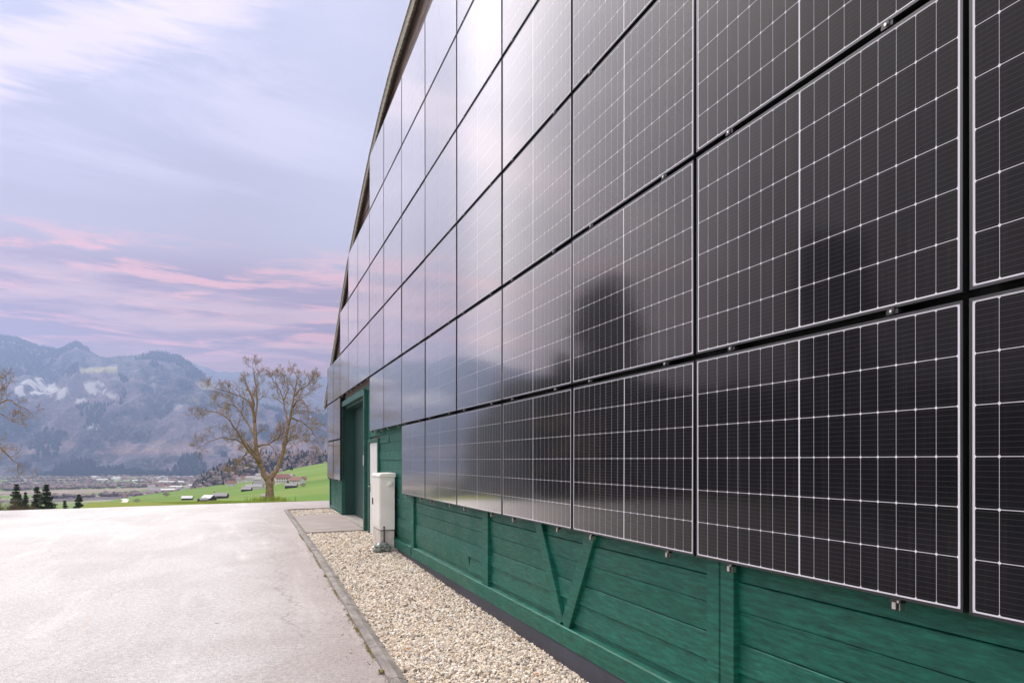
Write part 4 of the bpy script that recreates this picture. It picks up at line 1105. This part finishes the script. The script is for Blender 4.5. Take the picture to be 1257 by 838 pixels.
def spread(pxr, zr, n, rg_, hw, hh, keep=None):
    px = rg_.uniform(*pxr, n); z = rg_.uniform(*zr, n); lat = (px-CX)/F*z; X = z*s+lat*c; Y = z*c-lat*s; Z = TH_(X, Y)
    S = np.stack([X,Y,Z-.5, rg_.uniform(*hw,n), rg_.uniform(*hh,n)],1)
    if keep is not None: S = S[keep(px, z, X, Y, Z)]
    return S
rg = np.random.default_rng(31)
S = spread((236,430),(1210,1760),1500,rg,(5,8),(9,17), lambda px,z,X,Y,Z: (vn(X/60,Y/60,3) > .42) & (px > 236+ (z<1300)*10))
trees_mass('conifer_wood', S[::2], M['fir_far'], 'cone', 1, 'dark conifers covering the wooded ridge behind the village')
S2 = spread((236,430),(1150,1760),900,rg,(7,12),(7,12))
trees_mass('bare_wood', S2, M['bare_far'], 'ball', 2, 'brown leafless woodland on the ridge behind the village')
S3 = spread((-40,262),(1350,3600),6500,rg,(9,17),(6,11), lambda px,z,X,Y,Z: (Z < -40) & (vn((X*math.cos(.35)+Y*math.sin(.35))/420, (-X*math.sin(.35)+Y*math.cos(.35))/70, 71) > .66))
trees_mass('valley_wood', S3, M['bare_far'], 'ball', 3, 'bands of brown leafless trees across the valley floor')
def mkeep(px,z,X,Y,Z):
    pyy = YV-(Z-EYE)*F/z
    t = vn(X/260,Y/260,91)*.6+vn(X/90,Y/90,92)*.4
    rock = (px>14)&(px<148)&(pyy>462)&(pyy<496)
    med = ((px>96)&(px<146)&(pyy>447)&(pyy<460))|((px>236)&(px<272)&(pyy>464)&(pyy<482))
    band = (pyy>537)&(pyy<558)
    return (t > .53) & ~rock & ~med & ~(band & (t < .62))
S4 = spread((-60,430),(3700,5600),30000,rg,(11,18),(16,28), mkeep)
trees_mass('mountain_wood', S4, M['fir_far'], 'cone', 4, 'dark conifer forest on the slopes of the hazy mountain')
rb = np.random.default_rng(77); n_ = 900  # evergreens added left of the frame to darken the low panel reflections
azb = rb.uniform(-78, -38.2, n_); rbb = rb.uniform(54, 78, n_); aa = np.radians(azb)+TH; X = rbb*np.sin(aa); Y = rbb*np.cos(aa); Z = TH_(X, Y)
elb = np.interp(azb, [-78,-60,-46,-42,-39,-36], [3.8,4.4,4.8,5.2,6.5,6.6])
Hh = np.maximum(EYE+np.tan(np.radians(elb))*rbb-Z, 3)*rb.uniform(.86,1.03,n_)
trees_mass('unseen_evergreen_belt', np.stack([X,Y,Z-.3, rb.uniform(3.5,6,n_), Hh],1), M['fir_far'], 'ball', 9, 'unseen belt of dark evergreens added left of the yard, mirrored low in the panels')
# individual trees in the village
VC = house  # noqa
rt = random.Random(4)
con_me = None
def small_tree(px, py, hpx, wpx, kind, label, dzf=0):
    z = zfor(px, py); x, y, _ = at(px, z, None, 0); g = gz_(x, y); H = hpx*z/F; W2 = wpx*z/F
    root = empty('conifer_tree' if kind == 'cone' else 'bare_tree', (x,y,g)); tag(root, label, 'tree', 'trees between the village houses')
    b = MB(); b.tube([(0,0,-1),(0,0,H*.8)],[H*.03,H*.01],5); b.build('trunk', M['bare'], root)
    rg_ = np.random.default_rng(int(px*10)); n = 420; f = rg_.random(n); a = rg_.random(n)*6.28
    if kind == 'cone': rr_ = (1-f)*W2*.5*rg_.random(n)**.4; Z = f*H*.95+.05*H
    else: rr_ = np.sin(np.clip(f,.05,1)*np.pi)**.6*W2*.5*rg_.random(n)**.4; Z = H*(.25+.75*f)
    Pp = np.stack([np.cos(a)*rr_, np.sin(a)*rr_, Z],1)
    link('crown', leaf_mesh('crown', Pp, np.zeros((n,3)), np.full(n, H*.09), M['fir_far'] if kind == 'cone' else M['bare_far'], 1.5, int(px)), root)
for i, (px, py, h, w, kd, lb) in enumerate([(358,594,9,5,'cone','dark pointed conifer between farmhouse and reddish roofed house'),(353.5,596,7,6,'cone','dark round conifer against the white farmhouse wall'),
    (361,597,5,9,'ball','brown hedge tree below the reddish roofed house'),(372,598,5,9,'ball','brown leafless tree at the right foot of the village'),(300,590,10,9,'ball','tall brown tree between the village houses, left part'),
    (332,592,11,10,'ball','tall brown tree hiding a white house behind the fruit tree'),(284,594,7,6,'ball','brown leafless tree at the left end of the village'),(263,609,6,4,'cone','dark conifer beside the middle field barn'),
    (279,611,5,5,'ball','small bare tree beside the rightmost field barn'),(274,595,7,3,'cone','thin dark tree alone on the green slope left of the village'),(366,569,11,9,'cone','dark conifer clump on the skyline field right of the fruit tree'),(373,569,9,6,'cone','dark conifer beside the clump on the skyline field'),
    (383,567,7,7,'ball','brown tree on the skyline near the barn corner'),(391,566,7,6,'cone','dark tree on the skyline closest to the barn corner'),(358,577,7,4,'cone','slim conifer on the upper green slope'),(204,610,6,9,'ball','bare tree beside the cream valley house'),(168,617,5,10,'ball','low bare shrub below the pale track bend')]):
    small_tree(px, py, h, w, kd, lb)
# pale track curving over the green slope
def track():
    pts = [(150.5,612.5),(155,614.2),(153,616.2),(151,618.4),(155,620.6),(162,621.6)]
    W3 = []
    for px, py in pts:
        z = zfor(px, py); x, y, _ = at(px, z, None, 0); W3.append(Vector((x,y,0)))
    V = []; b = MB(); Q = []
    for i in range(len(W3)-1):
        for k in range(6): Q.append(W3[i].lerp(W3[i+1], k/6))
    Q.append(W3[-1])
    for i, q in enumerate(Q):
        d = (Q[min(i+1,len(Q)-1)]-Q[max(i-1,0)]).normalized(); n_ = Vector((-d.y,d.x,0))*2.4
        for sg in (-1,1):
            p = q+n_*sg; V.append((p.x,p.y,gz_(p.x,p.y)+.5))
    b.add(V, [(2*i,2*i+1,2*i+3,2*i+2) for i in range(len(Q)-1)])
    tag(b.build('path', simple('pale_gravel_track', (.62,.56,.50), .9, var=.1)), kind='structure')
track()

# ------------------------------------------------------------------ haze
b = MB(); b.box(-9400, 9400, -9400, 9400, -190, 960)
hz = b.build('haze', None)
hz.data.materials.clear()
hm_ = bpy.data.materials.new('valley_haze'); hm_.use_nodes = True; nt = hm_.node_tree; nt.nodes.clear()
ou = nt.nodes.new('ShaderNodeOutputMaterial'); pv = nt.nodes.new('ShaderNodeVolumePrincipled')
pv.inputs['Color'].default_value = (.46,.62,1.0,1); pv.inputs['Density'].default_value = .00013; pv.inputs['Anisotropy'].default_value = .62
nt.links.new(pv.outputs[0], ou.inputs['Volume']); hz.data.materials.append(hm_); tag(hz, 'thin bluish haze filling the valley', 'haze', kind='stuff')

# ------------------------------------------------------------------ sun and sky
SUN_AZ = TH-R(33.5); SUN_EL = R(45)
sd = Vector((math.sin(SUN_AZ)*math.cos(SUN_EL), math.cos(SUN_AZ)*math.cos(SUN_EL), math.sin(SUN_EL)))
L = bpy.data.lights.new('sun', 'SUN'); L.energy = 3.4; L.angle = R(13); L.color = (1.0,.94,.86)
so = bpy.data.objects.new('sun', L); COL.objects.link(so); so.rotation_euler = (-sd).to_track_quat('-Z','Y').to_euler(); so.location = (0,0,60)
w = bpy.data.worlds.new('World'); scn.world = w; w.use_nodes = True
t = NT(w.node_tree); w.node_tree.nodes.clear()
wo = t.n('ShaderNodeOutputWorld'); bg = t.n('ShaderNodeBackground')
sky = t.n('ShaderNodeTexSky'); sky.sky_type = 'NISHITA'; sky.sun_disc = False; sky.sun_elevation = SUN_EL; sky.sun_rotation = SUN_AZ
tc = t.n('ShaderNodeTexCoord'); gen = tc.outputs['Generated']
sp_ = t.n('ShaderNodeSeparateXYZ'); t.l(gen, sp_.inputs[0])
el = t.math('ARCSINE', sp_.outputs[2]); azn = t.math('SUBTRACT', t.math('ARCTAN2', sp_.outputs[0], sp_.outputs[1]), TH)   # azimuth from the camera's heading
deg = lambda v: t.math('MULTIPLY', v, 57.29578)
E, A = deg(el), deg(azn)
elv = t.mapr(E, 0, 60)
base = t.ramp(elv, [(0,(.46,.13,.05)),(.11,(.47,.17,.09)),(.17,(.46,.27,.28)),(.26,(.43,.35,.39)),(.40,(.44,.40,.50)),(.58,(.49,.46,.58)),(1,(.95,.93,1.0))])
# brighter, whiter air towards the barn side and overhead
cmb = t.n('ShaderNodeCombineXYZ'); t.put(cmb.inputs[0], t.math('MULTIPLY', A, .034)); t.put(cmb.inputs[1], t.math('MULTIPLY', E, .27)); V1 = cmb.outputs[0]
cm2 = t.n('ShaderNodeCombineXYZ'); t.put(cm2.inputs[0], t.math('ADD', t.math('MULTIPLY', A, .05), t.math('MULTIPLY', E, .10))); t.put(cm2.inputs[1], t.math('MULTIPLY', E, .16)); V2 = cm2.outputs[0]
n1 = t.noise(V1, 1.6, 7, .6, .3); n2 = t.noise(V1, 3.4, 7, .62, .4); n3 = t.noise(V2, .9, 6, .6, .6)
# soft pinkish high cloud, streaming up to the right
hi = t.math('MULTIPLY', t.mapr(n3, .42, .70, smooth=True), t.mapr(E, 13, 22, smooth=True))
col = t.mix(t.math('MULTIPLY', hi, .85), base, (.66,.57,.66))
# the bright streak at the upper left
sl = t.math('SUBTRACT', E, t.math('ADD', 25.4, t.math('MULTIPLY', t.math('ADD', A, 30), .47)))
sl = t.math('ADD', sl, t.math('MULTIPLY', t.math('SUBTRACT', n2, .5), 6))
stk = t.math('MULTIPLY', t.mapr(sl, -2.4, -.2, smooth=True), t.mapr(sl, 3.0, .4, smooth=True))
stk = t.math('MULTIPLY', stk, t.mapr(A, -12, -22, smooth=True))
col = t.mix(t.math('MULTIPLY', stk, .62), col, (.98,.76,.78))
# low mauve bank with salmon rims between 7 and 16 degrees
bankw = t.math('MULTIPLY', t.mapr(E, 6.0, 8.0, smooth=True), t.mapr(E, 15.0, 12.0, smooth=True))
bank = t.math('MULTIPLY', t.mapr(n1, .34, .50, smooth=True), bankw)
col = t.mix(t.math('MULTIPLY', bank, .85), col, (.27,.12,.17))
rim = t.math('MULTIPLY', t.math('MULTIPLY', t.mapr(n2, .47, .62, smooth=True), t.mapr(n1, .36, .46, smooth=True)), t.math('MULTIPLY', t.mapr(E, 6.0, 8, smooth=True), t.mapr(E, 16.0, 13.5, smooth=True)))
col = t.mix(t.math('MULTIPLY', rim, .72), col, (1.05,.42,.32))
cream = t.math('MULTIPLY', t.mapr(n1, .56, .42, smooth=True), t.math('MULTIPLY', t.mapr(E, 5.5, 8, smooth=True), t.mapr(E, 14, 10.5, smooth=True)))
col = t.mix(t.math('MULTIPLY', cream, .42), col, (.95,.52,.40))
# whiter veil near the barn
veil = t.math('MULTIPLY', t.mapr(A, -22, -11, smooth=True), t.mapr(E, 9, 18, smooth=True))
col = t.mix(t.math('MULTIPLY', veil, .45), col, (.64,.63,.74))
# bright sky patch added left of the frame: lifts panel reflections, fills from left
gl = t.math('ADD', t.math('MULTIPLY', t.mapr(A, -33.8, -37.5, smooth=True), .58), t.math('MULTIPLY', t.mapr(A, -43, -54, smooth=True), .42))
gl = t.math('MULTIPLY', gl, t.math('MULTIPLY', t.mapr(A, -96, -70, smooth=True), t.mapr(E, 1.5, 5, smooth=True)))
gl = t.math('MULTIPLY', gl, t.math('MULTIPLY', t.mapr(E, 62, 36, .15, 1, smooth=True), t.mapr(n1, .2, .7, .85, 1.1)))
add = t.n('ShaderNodeMix', data_type='RGBA', blend_type='ADD'); t.put(add.inputs[0], gl); t.put(add.inputs[6], col); add.inputs[7].default_value = (2.35,2.15,2.10,1)
# brighter sky added behind the camera, unseen, as fill light
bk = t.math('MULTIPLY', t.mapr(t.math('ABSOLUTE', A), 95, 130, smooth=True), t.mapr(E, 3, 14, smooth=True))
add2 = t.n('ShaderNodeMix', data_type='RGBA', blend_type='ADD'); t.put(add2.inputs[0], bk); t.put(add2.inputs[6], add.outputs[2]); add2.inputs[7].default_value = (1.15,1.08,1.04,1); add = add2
sk = t.mix(1, sky.outputs[0], (.10,.10,.10), 'MULTIPLY')
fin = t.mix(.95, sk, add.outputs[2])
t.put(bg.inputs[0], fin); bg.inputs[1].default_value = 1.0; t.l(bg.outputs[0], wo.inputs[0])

# ------------------------------------------------------------------ camera and render
cam = bpy.data.cameras.new('camera'); co = bpy.data.objects.new('camera', cam); COL.objects.link(co); scn.camera = co
co.location = (0,0,EYE); co.rotation_euler = (R(90), 0, -TH)
cam.sensor_width = 36; cam.lens = F/1257*36; cam.sensor_fit = 'HORIZONTAL'; cam.shift_x = 0; cam.shift_y = (YV-419)/1257
cam.clip_start = .05; cam.clip_end = 30000
scn.view_settings.view_transform = 'Standard'; scn.view_settings.look = 'None'; scn.view_settings.exposure = .10; scn.view_settings.gamma = 1
scn.render.engine = 'CYCLES'
cy = scn.cycles; cy.use_denoising = True; cy.max_bounces = 6; cy.diffuse_bounces = 3; cy.glossy_bounces = 3; cy.volume_bounces = 0
cy.transparent_max_bounces = 6; cy.use_adaptive_sampling = True; cy.adaptive_threshold = .015
cy.sample_clamp_indirect = 6
